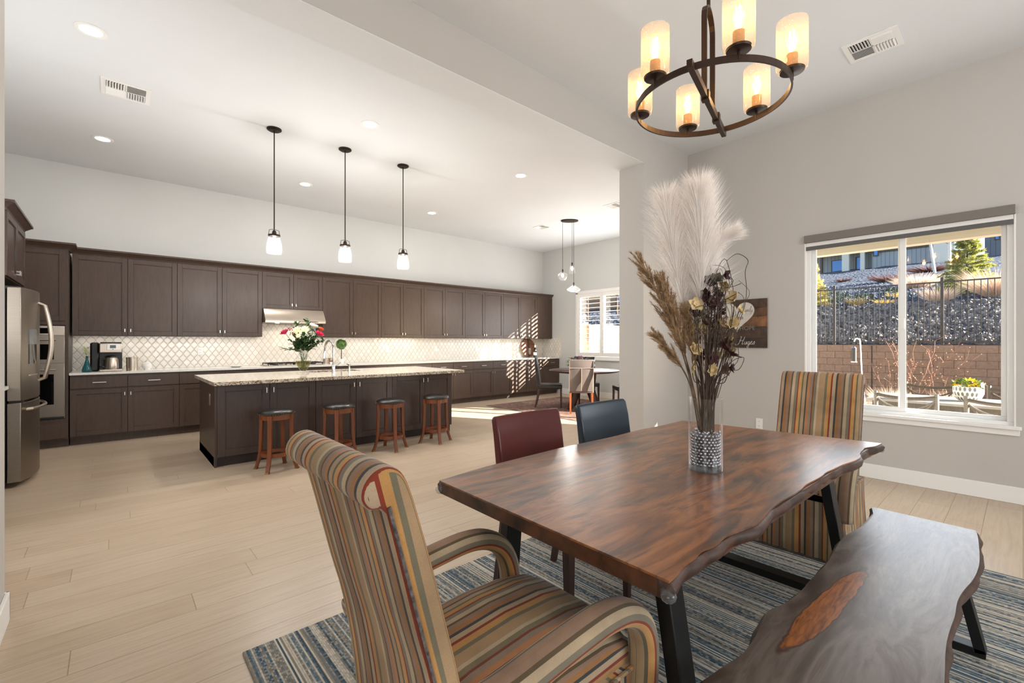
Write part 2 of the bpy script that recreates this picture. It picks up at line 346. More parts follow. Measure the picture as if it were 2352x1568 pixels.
wallbox('wall_back', M_wall_d, (-4.4, -4.4, 0, XR, -4.25, HD)); wallbox('wall_left', M_wall_d, (-4.4, -4.25, 0, -4.25, YP0, HD))
def base(name, x0, y0, x1, y1):
    m = MB().box(x0, y0, 0, x1, y1, .135); return struct(name, m, M_white, bevel=.004)
base('baseboard_right', XR-.016, -4.2, XR, YP0-.016); base('baseboard_partition', 4.43, YP0-.016, XR, YP0)
base('baseboard_pillar', 4.43, YP0, 4.446, YP1+.016); base('baseboard_left', -.375, YP0-.016, -.359, YP1+.016)
base('baseboard_far', XF-.016, YP1+.016, XF, 7.80)
base('baseboard_nook', DX1+.08, YP1, XF-.016, YP1+.016); base('baseboard_rear', -1.5, YP1, -.359, YP1+.016)

# dining window
win = thing('window_1', 'white framed sliding window with sill looking onto the patio', 'window', (XR, .78, VZ0), world=True); win['kind'] = 'structure'
xg = XR+.085
m = MB(); f = .05
for a in ((VY0, VZ0, VY1, VZ0+f), (VY0, VZ1-f, VY1, VZ1), (VY0, VZ0+f, VY0+f, VZ1-f), (VY1-f, VZ0+f, VY1, VZ1-f)): m.box(XR+.03, a[0], a[1], XR+.13, a[2], a[3])
obj('window_frame', m, M_vinyl, win, bevel=.003)
ym = .75
def sash(y0, y1, x, wd=.035):
    z0, z1 = VZ0+f, VZ1-f; m = MB()
    for a in ((y0, z0, y1, z0+wd), (y0, z1-wd, y1, z1), (y0, z0+wd, y0+wd, z1-wd), (y1-wd, z0+wd, y1, z1-wd)): m.box(x, a[0], a[1], x+.03, a[2], a[3])
    o = obj('sash', m, M_vinyl, win, bevel=.003)
    g = MB().box(x+.012, y0+wd, z0+wd, x+.018, y1-wd, z1-wd); obj('pane', g, M_pane, o)
    return o
s1 = sash(VY0+f, ym+.03, XR+.09); s2 = sash(ym-.03, VY1-f, XR+.05, .042)
obj('sash_lock', MB().box(XR+.035, ym-.022, 1.42, XR+.052, ym+.006, 1.52), M_vinyl, s2, bevel=.003)
m = MB().box(XR-.045, VY0-.03, VZ0-.005, XR+.04, VY1+.03, VZ0+.022); m.box(XR-.018, VY0-.02, VZ0-.055, XR, VY1+.02, VZ0-.005)
obj('window_sill', m, M_white, win, bevel=.004)
m = MB()
for a in ((VY0, VZ0+.022, VY0+.012, VZ1), (VY1-.012, VZ0+.022, VY1, VZ1)): m.box(XR+.001, a[0], a[1], XR+.04, a[2], a[3])
obj('window_return', m, M_white, win)
M_shade = plain('grey_shade_fabric', (124, 117, 110), .85, bump=.2, bscale=500)
bl = thing('roller_blind', 'grey fabric roller blind rolled up at the top of the dining window', 'blind', (XR, .78, VZ1), world=True)
obj('cassette', MB().box(XR-.035, VY0+.003, VZ1-.078, XR+.028, VY1-.003, VZ1-.003), M_shade, bl, bevel=.004)
obj('hem_bar', MB().box(XR-.004, VY0+.015, VZ1-.155, XR+.006, VY1-.015, VZ1-.115), plain('grey_hem', (96, 94, 92), .7), bl, bevel=.002)
obj('blind_fabric', MB().box(XR-.001, VY0+.015, VZ1-.118, XR+.003, VY1-.015, VZ1-.078), M_white, bl)

# nook window with plantation shutters
w2 = thing('window_2', 'white framed nook window with four louvered shutter panels', 'window', (XF, 5.8, WZ0), world=True); w2['kind'] = 'structure'
m = MB()
fy0, fy1, fz0, fz1 = WY0, WY1, WZ0, WZ1
for a in ((fy0-.05, fz0-.04, fy1+.05, fz0+.03), (fy0-.05, fz1-.03, fy1+.05, fz1+.04), (fy0-.05, fz0, fy0+.03, fz1), (fy1-.03, fz0, fy1+.05, fz1)): m.box(XF-.03, a[0], a[1], XF+.05, a[2], a[3])
obj('window_frame', m, M_white, w2, bevel=.004)
obj('pane', MB().box(XF+.11, WY0, WZ0, XF+.116, WY1, WZ1), M_pane, w2)
m = MB()
for y in (WY0+.72, WY0+1.44, WY0+2.16): m.box(XF+.09, y-.02, WZ0, XF+.13, y+.02, WZ1)
obj('mullion', m, M_white, w2)
obj('window_sill', MB().box(XF-.06, WY0-.08, WZ0-.06, XF+.02, WY1+.08, WZ0-.04), M_white, w2, bevel=.004)
pw = (WY1-WY0-.06)/4
for k in range(4):
    y0 = WY0+.03+k*pw+.003; y1 = y0+pw-.006; z0, z1 = WZ0+.033, WZ1-.033; m = MB(); st = .052
    for a in ((y0, z0, y0+st, z1), (y1-st, z0, y1, z1), (y0+st, z0, y1-st, z0+.09), (y0+st, z1-.09, y1-st, z1)): m.box(XF-.02, a[0], a[1], XF+.012, a[2], a[3])
    sh = obj('shutter_panel', m, M_white, w2, bevel=.003); n = 13; lz0, lz1 = z0+.09, z1-.09
    for j in range(n):
        zc = lz0+(j+.5)*(lz1-lz0)/n; an = math.radians(-4)
        c, s_ = math.cos(an), math.sin(an); pts = [(-.043, 0), (-.02, .0045), (.02, .0045), (.043, 0), (.02, -.0045), (-.02, -.0045)]
        q = MB(); q.prism([(XF-.004+a*c-b*s_, zc+a*s_+b*c) for a, b in pts], y0+st, y1-st, axis='y'); obj('louver', q, M_white, sh)
    obj('shutter_knob', MB().sphere((XF-.026, (y1-.02 if k % 2 == 0 else y0+.02), 1.6), .009, 1), M_white, sh)
# sliding patio door of the nook
d1 = thing('door_1', 'white framed sliding glass patio door', 'door', (7.05, YP1, 0), world=True); d1['kind'] = 'structure'
m = MB()
for a in ((DX0, 0, DX0+.05, 2.32), (DX1-.05, 0, DX1, 2.32), (DX0, 2.27, DX1, 2.32), (DX0, 0, DX1, .05)): m.box(a[0], YP1-.13, a[1], a[2], YP1-.02, a[3])
obj('door_frame', m, M_vinyl, d1)
for x0, x1, y in ((DX0+.05, 7.08, YP1-.06), (7.02, DX1-.05, YP1-.11)):
    m = MB()
    for a in ((x0, .05, x0+.06, 2.27), (x1-.06, .05, x1, 2.27), (x0, 2.20, x1, 2.27), (x0, .05, x1, .14)): m.box(a[0], y, a[1], a[2], y+.035, a[3])
    o = obj('door_panel', m, M_vinyl, d1); obj('pane', MB().box(x0+.06, y+.014, .14, x1-.06, y+.02, 2.20), M_pane, o)

# ------------------------------------------------------------ kitchen
def RZ(deg, x=0, y=0): return Matrix.Translation((x, y, 0)) @ Matrix.Rotation(math.radians(deg), 4, 'Z')
def shaker(x0, x1, z0, z1, y, T=None, fw=.058, flat=False, th=.02):
    m = MB(); 
    if T: m.T = T
    g = .002; x0 += g; x1 -= g; z0 += g; z1 -= g
    if flat: m.box(x0, y-th, z0, x1, y, z1); return m
    for a in ((x0, z0, x0+fw, z1), (x1-fw, z0, x1, z1), (x0+fw, z0, x1-fw, z0+fw), (x0+fw, z1-fw, x1-fw, z1)): m.box(a[0], y-th, a[1], a[2], y, a[3])
    m.box(x0+fw-.001, y-th*.5, z0+fw-.001, x1-fw+.001, y-.001, z1-fw+.001)
    b = .007
    for (p, q) in (((x0+fw, z0+fw), (x1-fw, z0+fw)), ((x0+fw, z1-fw-b), (x1-fw, z1-fw-b))): m.box(p[0], y-th*.75, p[1], q[0], y-.002, p[1]+b)
    for xx in (x0+fw, x1-fw-b): m.box(xx, y-th*.75, z0+fw+b, xx+b, y-.002, z1-fw-b)
    return m
def vpull(x, z, y, T=None, h=.042):
    m = MB(); 
    if T: m.T = T
    m.box(x-.005, y-.028, z-h/2, x+.005, y-.020, z+h/2); m.box(x-.004, y-.021, z-h/2+.004, x+.004, y, z-h/2+.012); m.box(x-.004, y-.021, z+h/2-.012, x+.004, y, z+h/2-.004); return m
def hpull(x, z, y, T=None, h=.13):
    m = MB()
    if T: m.T = T
    m.box(x-h/2, y-.030, z-.005, x+h/2, y-.021, z+.005); m.box(x-h/2+.012, y-.022, z-.004, x-h/2+.02, y, z+.004); m.box(x+h/2-.02, y-.022, z-.004, x+h/2-.012, y, z+.004); return m
YU = 8.12; YB = 7.87; UZ0, UZ1 = 1.385, 2.44
def upper(x0, x1, label, doors=2, z0=UZ0, plainend=False, name='upper_cabinet'):
    t = thing(name, label, 'cabinet', ((x0+x1)/2, YU+.16, z0), world=True, group=None)
    obj('body', MB().box(x0+.001, YU, z0, x1-.001, YK-.001, UZ1), M_cab, t)
    w_ = (x1-x0)/doors
    for k in range(doors):
        a = x0+k*w_; d = obj('door', shaker(a, a+w_, z0+.004, UZ1-.004, YU, flat=plainend), M_cab, t, bevel=.0015, seg=1)
        if not plainend:
            hx = a+w_-.03 if k % 2 == 0 else a+.03
            obj('handle', vpull(hx, z0+.075, YU-.02), M_nickel, d)
    return t
upper(-.39, .703, 'wide upper cabinet pair above the coffee maker, nearest the oven tower')
upper(.703, 1.806, 'wide upper cabinet pair directly left of the range hood')
upper(1.806, 2.748, 'short upper cabinet pair directly above the range hood', z0=1.845)
upper(2.748, 3.84, 'wide upper cabinet pair directly right of the range hood')
upper(3.84, 4.767, 'narrower upper cabinet pair, second pair right of the range hood')
upper(4.767, 5.789, 'upper cabinet pair, third pair right of the range hood')
upper(5.789, 6.891, 'upper cabinet pair, fourth right of the range hood, just left of the sunlit pair')
upper(6.891, 8.0, 'upper cabinet pair with slatted sunlight stripes low on its doors')
upper(8.0, 8.555, 'plain end upper cabinet against the far wall above the round wooden tray', 1, plainend=True)
def crown(pts, name, label):
    # pts: outline (x, y) of cabinet face from left to right, moulding profile sweeps outward (-y)
    m = MB(); prof = [(0, 0), (.012, 0), (.02, .02), (.06, .055), (.072, .06), (.072, .082), (0, .082)]
    rings = []
    for (x, y, nx, ny) in pts: rings.append([(x+nx*a, y+ny*a, UZ1+b+.001) for a, b in prof])
    m.loft(rings); return one(name, m, M_cab, label, 'moulding', loc=(pts[0][0], pts[0][1], UZ1))
crown([(-1.2, 7.85, 0, -1), (-.41, 7.85, 1, -1), (-.41, YU+.02, 1, 0)], 'crown_moulding', 'dark crown moulding on top of the oven tower')
crown([(-.405, YU, 0, -1), (8.555, YU, 0, -1)], 'crown_moulding', 'long dark crown moulding running above the wall cabinets')

def basecab(x0, x1, label, n=2, drawers=True):
    t = thing('base_cabinet', label, 'cabinet', ((x0+x1)/2, YB+.28, 0), world=True)
    m = MB().box(x0+.001, YB, .10, x1-.001, YK-.001, .884); m.box(x0+.001, YB+.075, 0, x1-.001, YK-.001, .10); obj('body', m, M_cab, t)
    w_ = (x1-x0)/n
    for k in range(n):
        a = x0+k*w_; top = .70 if drawers else .866
        d = obj('door', shaker(a, a+w_, .115, top, YB), M_cab, t, bevel=.0015, seg=1)
        obj('handle', vpull(a+w_-.03 if k % 2 == 0 else a+.03, top-.075, YB-.02), M_nickel, d)
        if drawers:
            d = obj('drawer', shaker(a, a+w_, .712, .862, YB, flat=True), M_cab, t, bevel=.002, seg=1); obj('handle', hpull(a+w_/2, .787, YB-.02), M_nickel, d)
    return t
basecab(-.40, .703, 'base cabinet pair with drawers below the coffee maker, beside the oven tower')
basecab(.703, 1.806, 'base cabinet pair with drawers just left of the cooktop, half behind the island')
basecab(1.806, 2.748, 'base cabinet below the cooktop, hidden behind the island', drawers=False)
basecab(2.748, 3.84, 'base cabinet pair just right of the cooktop behind the island')
basecab(3.84, 4.80, 'base cabinet pair behind the right end of the island')
basecab(4.80, 5.827, 'base cabinet pair peeking out past the right end of the island')
basecab(5.827, 6.936, 'base cabinet pair with bar pulls just left of the striped sunlight')
basecab(6.936, 8.02, 'base cabinet pair striped by sunlight through the shutters')
basecab(8.02, 8.555, 'end base cabinet with one drawer against the far wall, behind the leather chair', 1)
one('countertop', MB().box(-.405, YB-.035, .885, XF-.002, YK-.012, .915), M_quartz, 'long white quartz countertop along the kitchen wall', 'countertop', bevel=.003, loc=(4, 8.1, .9))
m = MB().box(-.40, YK-.010, .916, XF-.012, YK-.0005, 1.383).box(1.812, YK-.010, 1.383, 2.742, YK-.0005, 1.613)
one('backsplash', m, M_tile, 'white arabesque tile backsplash between counter and wall cabinets', 'backsplash', loc=(4, YK, .92))
one('backsplash', MB().box(XF-.010, 7.79, .916, XF-.0005, YK-.011, 1.40), M_tile, 'short return of white tile on the far wall beside the wooden tray', 'backsplash', loc=(XF, 8.1, .92))

# oven tower
tw = thing('oven_tower', 'tall dark cabinet tower holding the built-in wall ovens', 'cabinet', (-.8, 8.1, 0), world=True)
m = MB().box(-1.20, 7.85, .10, -.41, YK-.001, .355).box(-1.20, 7.92, 0, -.41, YK-.001, .10).box(-1.20, 7.85, 1.51, -.41, YK-.001, UZ1).box(-1.20, 7.85, .355, -1.185, YK-.001, 1.51).box(-.435, 7.85, .355, -.41, YK-.001, 1.51)
obj('body', m, M_cab, tw)
obj('door', shaker(-1.19, -.43, 1.56, UZ1-.006, 7.85), M_cab, tw, bevel=.0015, seg=1)
d = obj('drawer', shaker(-1.19, -.42, .115, .30, 7.85, flat=True), M_cab, tw, bevel=.002, seg=1); obj('handle', hpull(-.74, .21, 7.83), M_nickel, d)
ov = thing('wall_oven', 'stainless steel microwave and wall oven stack built into the tower', 'oven', (-.81, 8.1, .36), world=True)
obj('body', MB().box(-1.18, 7.851, .36, -.44, 8.35, 1.50), M_steeld, ov)
obj('control_panel', MB().box(-1.18, 7.83, 1.385, -.445, 7.85, 1.495), M_steel, ov, bevel=.002)
obj('display', MB().box(-1.1, 7.826, 1.405, -.545, 7.8305, 1.472), M_blackgl, ov)
for z0, z1, wz0, wz1, hz in ((1.045, 1.378, 1.09, 1.275, 1.33), (.395, 1.022, .54, .91, .965)):
    d = obj('door', MB().box(-1.18, 7.83, z0, -.445, 7.85, z1), M_steeld, ov, bevel=.003)
    obj('window', MB().box(-1.10, 7.827, wz0, -.535, 7.8305, wz1), M_blackgl, d)
    m = MB().tube([(-1.12, 7.79, hz), (-.515, 7.79, hz)], .012, 10); 
    for x in (-1.08, -.545): m.box(x-.01, 7.79, hz-.008, x+.01, 7.832, hz+.008)
    obj('handle', m, M_steel, d, smooth=True)
obj('trim_strip', MB().box(-1.18, 7.835, .362, -.445, 7.85, .385), M_blackpl, ov)
# refrigerator against the left wall, facing +x
FY0, FY1 = 5.945, 6.86
fr = thing('refrigerator', 'stainless steel french door refrigerator with curved handles at the left edge', 'refrigerator', (-1.0, 6.4, 0), world=True)
obj('case', MB().box(-1.45, FY0+.01, .03, -.705, FY1-.01, 1.775), M_blackpl, fr, bevel=.005)
def fdoor(y0, y1, z0, z1):
    n = 8; pts = []
    for i in range(n+1):
        y = y0+(y1-y0)*i/n; u = (y-(FY0+FY1)/2)/((FY1-FY0)/2); pts.append((-.615+.075*(1-u*u)-.0, y))
    m = MB(); m.prism([(-.70, y0)]+pts+[(-.70, y1)], z0, z1); return m
ymid = (FY0+FY1)/2
fl = obj('door', fdoor(FY0, ymid-.003, .775, 1.79), M_steeld, fr, bevel=.004); fR = obj('door', fdoor(ymid+.003, FY1, .775, 1.79), M_steeld, fr, bevel=.004)
dr = obj('freezer_drawer', fdoor(FY0, FY1, .05, .755), M_steeld, fr, bevel=.004)
obj('gasket', MB().box(-.69, FY0+.01, .755, -.60, FY1-.01, .775), M_blackpl, fr)
for d, y in ((fl, ymid-.045), (fR, ymid+.045)):
    pts = [(-.545, y, .93), (-.50, y, .95)]+[(-.50+.045*math.sin(PI*i/10), y, .95+.71*i/10) for i in range(1, 10)]+[(-.50, y, 1.66), (-.545, y, 1.68)]
    obj('handle', MB().tube(pts, .016, 10), M_steel, d, smooth=True)
pts = [(-.60, FY0+.1, .685), (-.555, FY0+.1, .69)]+[(-.555+.055*math.sin(PI*i/10), FY0+.1+(FY1-FY0-.2)*i/10, .69) for i in range(1, 10)]+[(-.555, FY1-.1, .69), (-.60, FY1-.1, .685)]
obj('handle', MB().tube(pts, .015, 10), M_steel, dr, smooth=True)
m = MB()
def xf(y): u = (y-ymid)/((FY1-FY0)/2); return -.615+.075*(1-u*u)
y0, y1 = FY0+.13, FY0+.31
m.loft([[(xf(y)-.01, y, 1.10), (xf(y)+.004, y, 1.10), (xf(y)+.004, y, 1.28), (xf(y)-.01, y, 1.28)] for y in (y0, (y0+y1)/2, y1)]); obj('dispenser_recess', m, M_blackgl, fl)
m = MB(); m.loft([[(xf(y)-.01, y, 1.28), (xf(y)+.006, y, 1.28), (xf(y)+.006, y, 1.42), (xf(y)-.01, y, 1.42)] for y in (y0, (y0+y1)/2, y1)]); obj('dispenser_panel', m, plain('dispenser_grey', (120, 122, 124), .25, .4), fl)
m = MB(); m.loft([[(xf(y)-.01, y, .99), (xf(y)+.012, y, .99), (xf(y)+.012, y, 1.0), (xf(y)-.01, y, 1.0)] for y in (y0, (y0+y1)/2, y1)]); obj('drip_tray', m, M_steel, fl)
obj('hinge', MB().box(-.72, FY0+.02, 1.776, -.62, FY0+.09, 1.80), M_blackpl, fr)
# cabinet above the refrigerator
T = RZ(90)
fc = thing('refrigerator_cabinet', 'dark two door cabinet above the refrigerator', 'cabinet', (-1.0, 6.35, 1.87), world=True)
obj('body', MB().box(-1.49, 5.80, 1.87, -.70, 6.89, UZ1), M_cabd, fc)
for a, b, h in ((5.80, 6.345, 6.315), (6.345, 6.89, 6.375)):
    d = obj('door', shaker(a, b, 1.875, UZ1-.004, .70, T), M_cabd, fc, bevel=.0015, seg=1); obj('handle', vpull(h, 1.955, .68, T), M_nickel, d)
m = MB(); prof = [(0, 0), (.012, 0), (.02, .02), (.06, .055), (.072, .06), (.072, .082), (0, .082)]
m.loft([[(x+nx*a, y+ny*a, UZ1+b-.002) for a, b in prof] for x, y, nx, ny in ((-1.49, 5.80, 0, -1), (-.70, 5.80, 1, -1), (-.70, 6.89, 1, 1), (-1.49, 6.89, 0, 1))])
one('crown_moulding', m, M_cabd, 'dark crown moulding on the cabinet above the refrigerator', 'moulding', loc=(-.9, 6.3, UZ1))
obj('side_panel', MB().box(-1.49, 6.87, 0, -.72, 6.89, 1.869), M_cabd, fc)
lc = thing('base_cabinet', 'dark base cabinet in front of the refrigerator at the left edge of the photo', 'cabinet', (-1.1, 5.2, 0), world=True)
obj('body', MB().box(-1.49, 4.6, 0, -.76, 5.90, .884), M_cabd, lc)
for k in range(2):
    d = obj('door', shaker(4.6+.65*k, 5.25+.65*k, .115, .866, .76, T), M_cabd, lc, bevel=.0015, seg=1); obj('handle', vpull(5.22+.06*k, .79, .74, T), M_nickel, d)
one('countertop', MB().box(-1.49, 4.58, .885, -.685, 5.92, .915), M_quartz, 'white countertop end beside the refrigerator at the left edge', 'countertop', bevel=.003, loc=(-1.1, 5.2, .9))

# range hood
hd = thing('range_hood', 'stainless steel under-cabinet range hood above the cooktop', 'range hood', (2.27, 8.1, 1.62), world=True)
m = MB(); m.prism([(YK-.002, 1.843), (8.06, 1.843), (7.93, 1.665), (7.93, 1.615), (YK-.002, 1.615)], 1.81, 2.744, axis='x'); obj('canopy', m, M_steel, hd, bevel=.002)
obj('control_strip', MB().box(2.30, 7.926, 1.628, 2.62, 7.931, 1.652), M_steeld, hd)
m = MB()
for i in range(7): m.box(2.40+i*.028, 7.923, 1.634, 2.412+i*.028, 7.927, 1.646)
obj('buttons', m, M_blackpl, hd)
for x in (2.0, 2.52): obj('lamp', MB().lathe([(.03, 0), (.03, -.006)], (x, 8.0, 1.615), 16), emis('hood_lamp_%d' % int(x*10), (255, 236, 205), 14), hd)
light('hood_light', 'AREA', (2.27, 8.1, 1.60), 3.0, (1, .88, .72), .5, .15, aim=(0, 0, -1))
for i, (a, b) in enumerate(((-.35, .68), (.74, 1.78), (2.78, 3.8), (3.9, 4.74), (4.8, 5.76), (5.82, 6.86), (6.92, 7.98))):
    light('undercabinet_light', 'AREA', ((a+b)/2, 8.30, 1.375), .95 if b < 5 else .45, (1, .93, .85), b-a, .04, aim=(0, .15, -1))

# island
isl = thing('kitchen_island', 'long dark wood kitchen island with shaker doors facing the stools', 'island', (2.25, 6.0, 0), world=True)
IX0, IX1, IY0, IY1 = .79, 3.71, 5.53, 6.60
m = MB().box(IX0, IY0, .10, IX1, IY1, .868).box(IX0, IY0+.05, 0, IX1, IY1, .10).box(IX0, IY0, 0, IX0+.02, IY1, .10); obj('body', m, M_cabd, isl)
obj('toe_board', MB().box(IX0+.02, IY0+.045, 0, IX1-.001, IY0+.05, .099), plain('toe_dark', (42, 30, 26), .5), isl)
dv = [.81, 1.301, 1.791, 2.279, 2.764, 3.254, 3.70]
for k in range(6):
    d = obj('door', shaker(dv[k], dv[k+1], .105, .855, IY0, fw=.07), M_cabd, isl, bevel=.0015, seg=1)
    obj('handle', vpull(dv[k+1]-.035 if k % 2 == 0 else dv[k]+.035, .775, IY0-.02, h=.055), M_nickel, d)
obj('outlet_cover', MB().box(IX0-.006, 5.80, .62, IX0, 5.88, .74), M_nickel, isl, bevel=.001)
m = MB(); m.box(.745, 5.27, .868, 3.755, 6.15, .903).box(.745, 6.50, .868, 3.755, 6.66, .903).box(.745, 6.15, .868, 1.95, 6.50, .903).box(2.62, 6.15, .868, 3.755, 6.50, .903)
bmesh.ops.remove_doubles(m.bm, verts=m.bm.verts, dist=1e-5)
one('island_countertop', m, M_granite, 'speckled beige granite countertop on the kitchen island', 'countertop', loc=(2.25, 6, .87))
m = MB(); 
for b in ((1.955, 6.155, .70, 2.615, 6.495, .705), (1.955, 6.155, .70, 1.96, 6.495, .867), (2.61, 6.155, .70, 2.615, 6.495, .867), (1.955, 6.155, .70, 2.615, 6.16, .867), (1.955, 6.49, .70, 2.615, 6.495, .867)): m.box(*b)
one('sink', m, M_steel, 'stainless undermount sink set in the island countertop', 'sink', loc=(2.28, 6.3, .70))
fx, fy = 2.20, 6.07
fa = thing('faucet', 'tall arched chrome kitchen faucet on the island', 'faucet', (fx, fy, .903), world=True)
obj('base', MB().lathe([(.028, 0), (.028, .008), (.02, .014), (.02, .10), (.016, .11)], (fx, fy, .903), 20), M_chrome, fa, smooth=True)
pts = [(fx, fy, 1.0), (fx, fy, 1.20)]+[(fx-.02*(1-math.cos(a)), fy+.10*(1-math.cos(a)), 1.22+.10*math.sin(a)) for a in [PI*i/10 for i in range(11)]]+[(fx-.045, fy+.205, 1.17)]
obj('spout', MB().tube(pts, .013, 12), M_chrome, fa, smooth=True)
obj('spray_head', MB().tube([(fx-.045, fy+.205, 1.18), (fx-.05, fy+.207, 1.08)], [.015, .019], 12), M_chrome, fa, smooth=True)
obj('lever', MB().tube([(fx+.01, fy, .98), (fx+.05, fy, .99), (fx+.09, fy-.01, 1.03)], .006, 8), M_chrome, fa, smooth=True)
sd = thing('soap_dispenser', 'small chrome soap dispenser right of the faucet', 'dispenser', (2.42, 6.09, .903), world=True)
obj('pump', MB().lathe([(.022, 0), (.022, .006), (.012, .01), (.012, .07), (.018, .075), (.018, .10)], (2.42, 6.09, .903), 16), M_chrome, sd, smooth=True)
obj('nozzle', MB().tube([(2.42, 6.09, .995), (2.41, 6.15, .998)], .006, 8), M_chrome, sd, smooth=True)
# cooktop
ck = thing('gas_cooktop', 'stainless gas cooktop with black grates set in the wall counter', 'cooktop', (2.27, 8.1, .915), world=True)
obj('tray', MB().box(1.83, 7.93, .9155, 2.72, 8.36, .925), M_steel, ck, bevel=.002)
for i in range(3):
    x0 = 1.85+i*.29; x1 = x0+.28; m = MB()
    for y in (7.96, 8.14, 8.32): m.bar((x0, y, .955), (x1, y, .955), .012, .014)
    for x in (x0+.006, (x0+x1)/2, x1-.006): m.bar((x, 7.955, .955), (x, 8.325, .955), .012, .014)
    for x in (x0+.01, x1-.01):
        for y in (7.965, 8.315): m.box(x-.006, y-.006, .925, x+.006, y+.006, .95)
    obj('grate', m, M_black, ck)
for x, y in ((1.99, 8.05), (1.99, 8.25), (2.28, 8.15), (2.57, 8.05), (2.57, 8.25)): obj('burner', MB().lathe([(.045, 0), (.045, .01), (.03, .016)], (x, y, .925), 16), M_black, ck)
for i in range(5): obj('knob', MB().lathe([(.017, 0), (.015, .022)], (2.14+i*.065, 7.95, .925), 12), M_steel, ck)
# ------------------------------------------------------------ lamps
def can(x, y, label):
    t = thing('recessed_light', label, 'ceiling light', (x, y, HK), world=True, group='recessed ceiling lights in the kitchen')
    obj('trim_ring', MB().lathe([(.098, 0), (.098, -.004), (.088, -.008), (.068, -.004), (.068, 0)], (x, y, HK), 28), M_white, t, smooth=True)
    obj('lens', MB().lathe([(.068, -.002), (.0, -.0035)], (x, y, HK), 24), M_lens, t)
    light('recessed_light_glow', 'AREA', (x, y, HK-.012), 7, (1, .97, .93), .13, shape='DISK', aim=(0, 0, -1))
M_lens = emis('led_lens', (255, 246, 236), 14)
can(-.123, 4.707, 'recessed ceiling light nearest the top left corner of the photo'); can(-.085, 7.129, 'recessed ceiling light on the far side of the leftmost vent')
can(2.108, 4.724, 'recessed ceiling light between the second and third island pendants'); can(2.173, 7.156, 'recessed ceiling light between the first and second island pendants, near the wall')
can(4.362, 4.746, 'recessed ceiling light right of the pendants, nearer the beam'); can(4.403, 7.205, 'recessed ceiling light right of the third pendant, near the cabinet wall')
M_bulb = emis('led_bulb', (255, 240, 220), 12)
M_cord = M_black
def pendant(x, y, label):
    t = thing('pendant_light', label, 'pendant light', (x, y, HK), world=True, group='glass pendant lights over the island')
    obj('canopy', MB().lathe([(.075, 0), (.075, -.012), (.06, -.016), (.06, -.022), (.012, -.024)], (x, y, HK), 28), M_bronze, t, smooth=True)
    obj('rod', MB().tube([(x, y, HK-.02), (x, y, 2.54)], .0065, 8), M_bronze, t, smooth=True)
    m = MB().lathe([(.012, .09), (.02, .075), (.024, .05), (.03, .045), (.062, .04), (.062, .026), (.056, .02)], (x, y, 2.455), 24); obj('socket_cap', m, M_bronze, t, smooth=True)
    m = MB()
    for s in (-1, 1): m.tube([(x+s*.056, y, 2.497), (x+s*.05, y, 2.545), (x+s*.01, y, 2.555)], .003, 6)
    obj('yoke', m, M_bronze, t)
    obj('glass_shade', MB().lathe([(.054, .02), (.06, .005), (.074, -.05), (.080, -.095), (.079, -.13), (.074, -.165), (.071, -.17)], (x, y, 2.455), 32, cap=False), M_seed, t, smooth=True)
    b = obj('bulb', MB().lathe([(.0, .02), (.012, .018), (.014, -.02), (.028, -.06), (.03, -.08), (.022, -.105), (0, -.113)], (x, y, 2.455), 16), M_bulb, t, smooth=True)
    light('pendant_glow', 'POINT', (x, y, 2.20), 30, (1, .97, .93), .05)
for i, x in enumerate((1.351, 2.146, 2.931)): pendant(x, 5.53, ['glass pendant light over the left end of the island', 'middle glass pendant light over the island', 'glass pendant light over the right end of the island'][i])
# nook multi pendant
t = thing('cluster_pendant', 'three clear glass pendants hanging from one oval plate over the nook table', 'pendant light', (6.68, 5.85, HK), world=True)
px, py = 6.68, 5.86; ux, uy = .749, -.662
m = MB(); n = 28; m.loft([[(px+.17*r*math.cos(2*PI*i/n)*ux-.10*r*math.sin(2*PI*i/n)*uy*-1*0+.10*r*math.sin(2*PI*i/n)*.662, py+.17*r*math.cos(2*PI*i/n)*uy+.10*r*math.sin(2*PI*i/n)*.749, HK-z) for i in range(n)] for z, r in ((0, 1), (.02, 1), (.024, .94))])
obj('canopy', m, M_bronze, t)
for off, zt, prof, dy in ((-.135, 2.62, [(.013, .10), (.014, .05), (.09, 0), (.098, -.03), (.07, -.09), (.045, -.115)], 0), (.055, 2.76, [(.012, .10), (.014, .05), (.045, .02), (.055, -.03), (.062, -.12)], .04), (.075, 2.36, [(.013, .11), (.016, .05), (.07, .01), (.125, -.025), (.13, -.04), (.115, -.06), (.05, -.085)], -.03)):
    cx, cy = px+off*ux+dy*.66, py+off*uy+dy*.75
    obj('cord', MB().tube([(cx, cy, HK-.02), (cx, cy, zt+.1)], .0035, 6), M_bronze, t)
    sh = obj('glass_shade', MB().lathe(prof, (cx, cy, zt), 28, cap=False), M_seed, t, smooth=True)
    obj('socket', MB().lathe([(.011, .10), (.014, .09), (.014, .03), (0, .03)], (cx, cy, zt), 12), M_bronze, t)
    obj('bulb', MB().sphere((cx, cy, zt-.02), .026, 2, (1, 1, 1.4)), M_bulb, t, smooth=True)
light('nook_glow', 'POINT', (px, py, 2.15), 30, (1, .97, .93), .06)

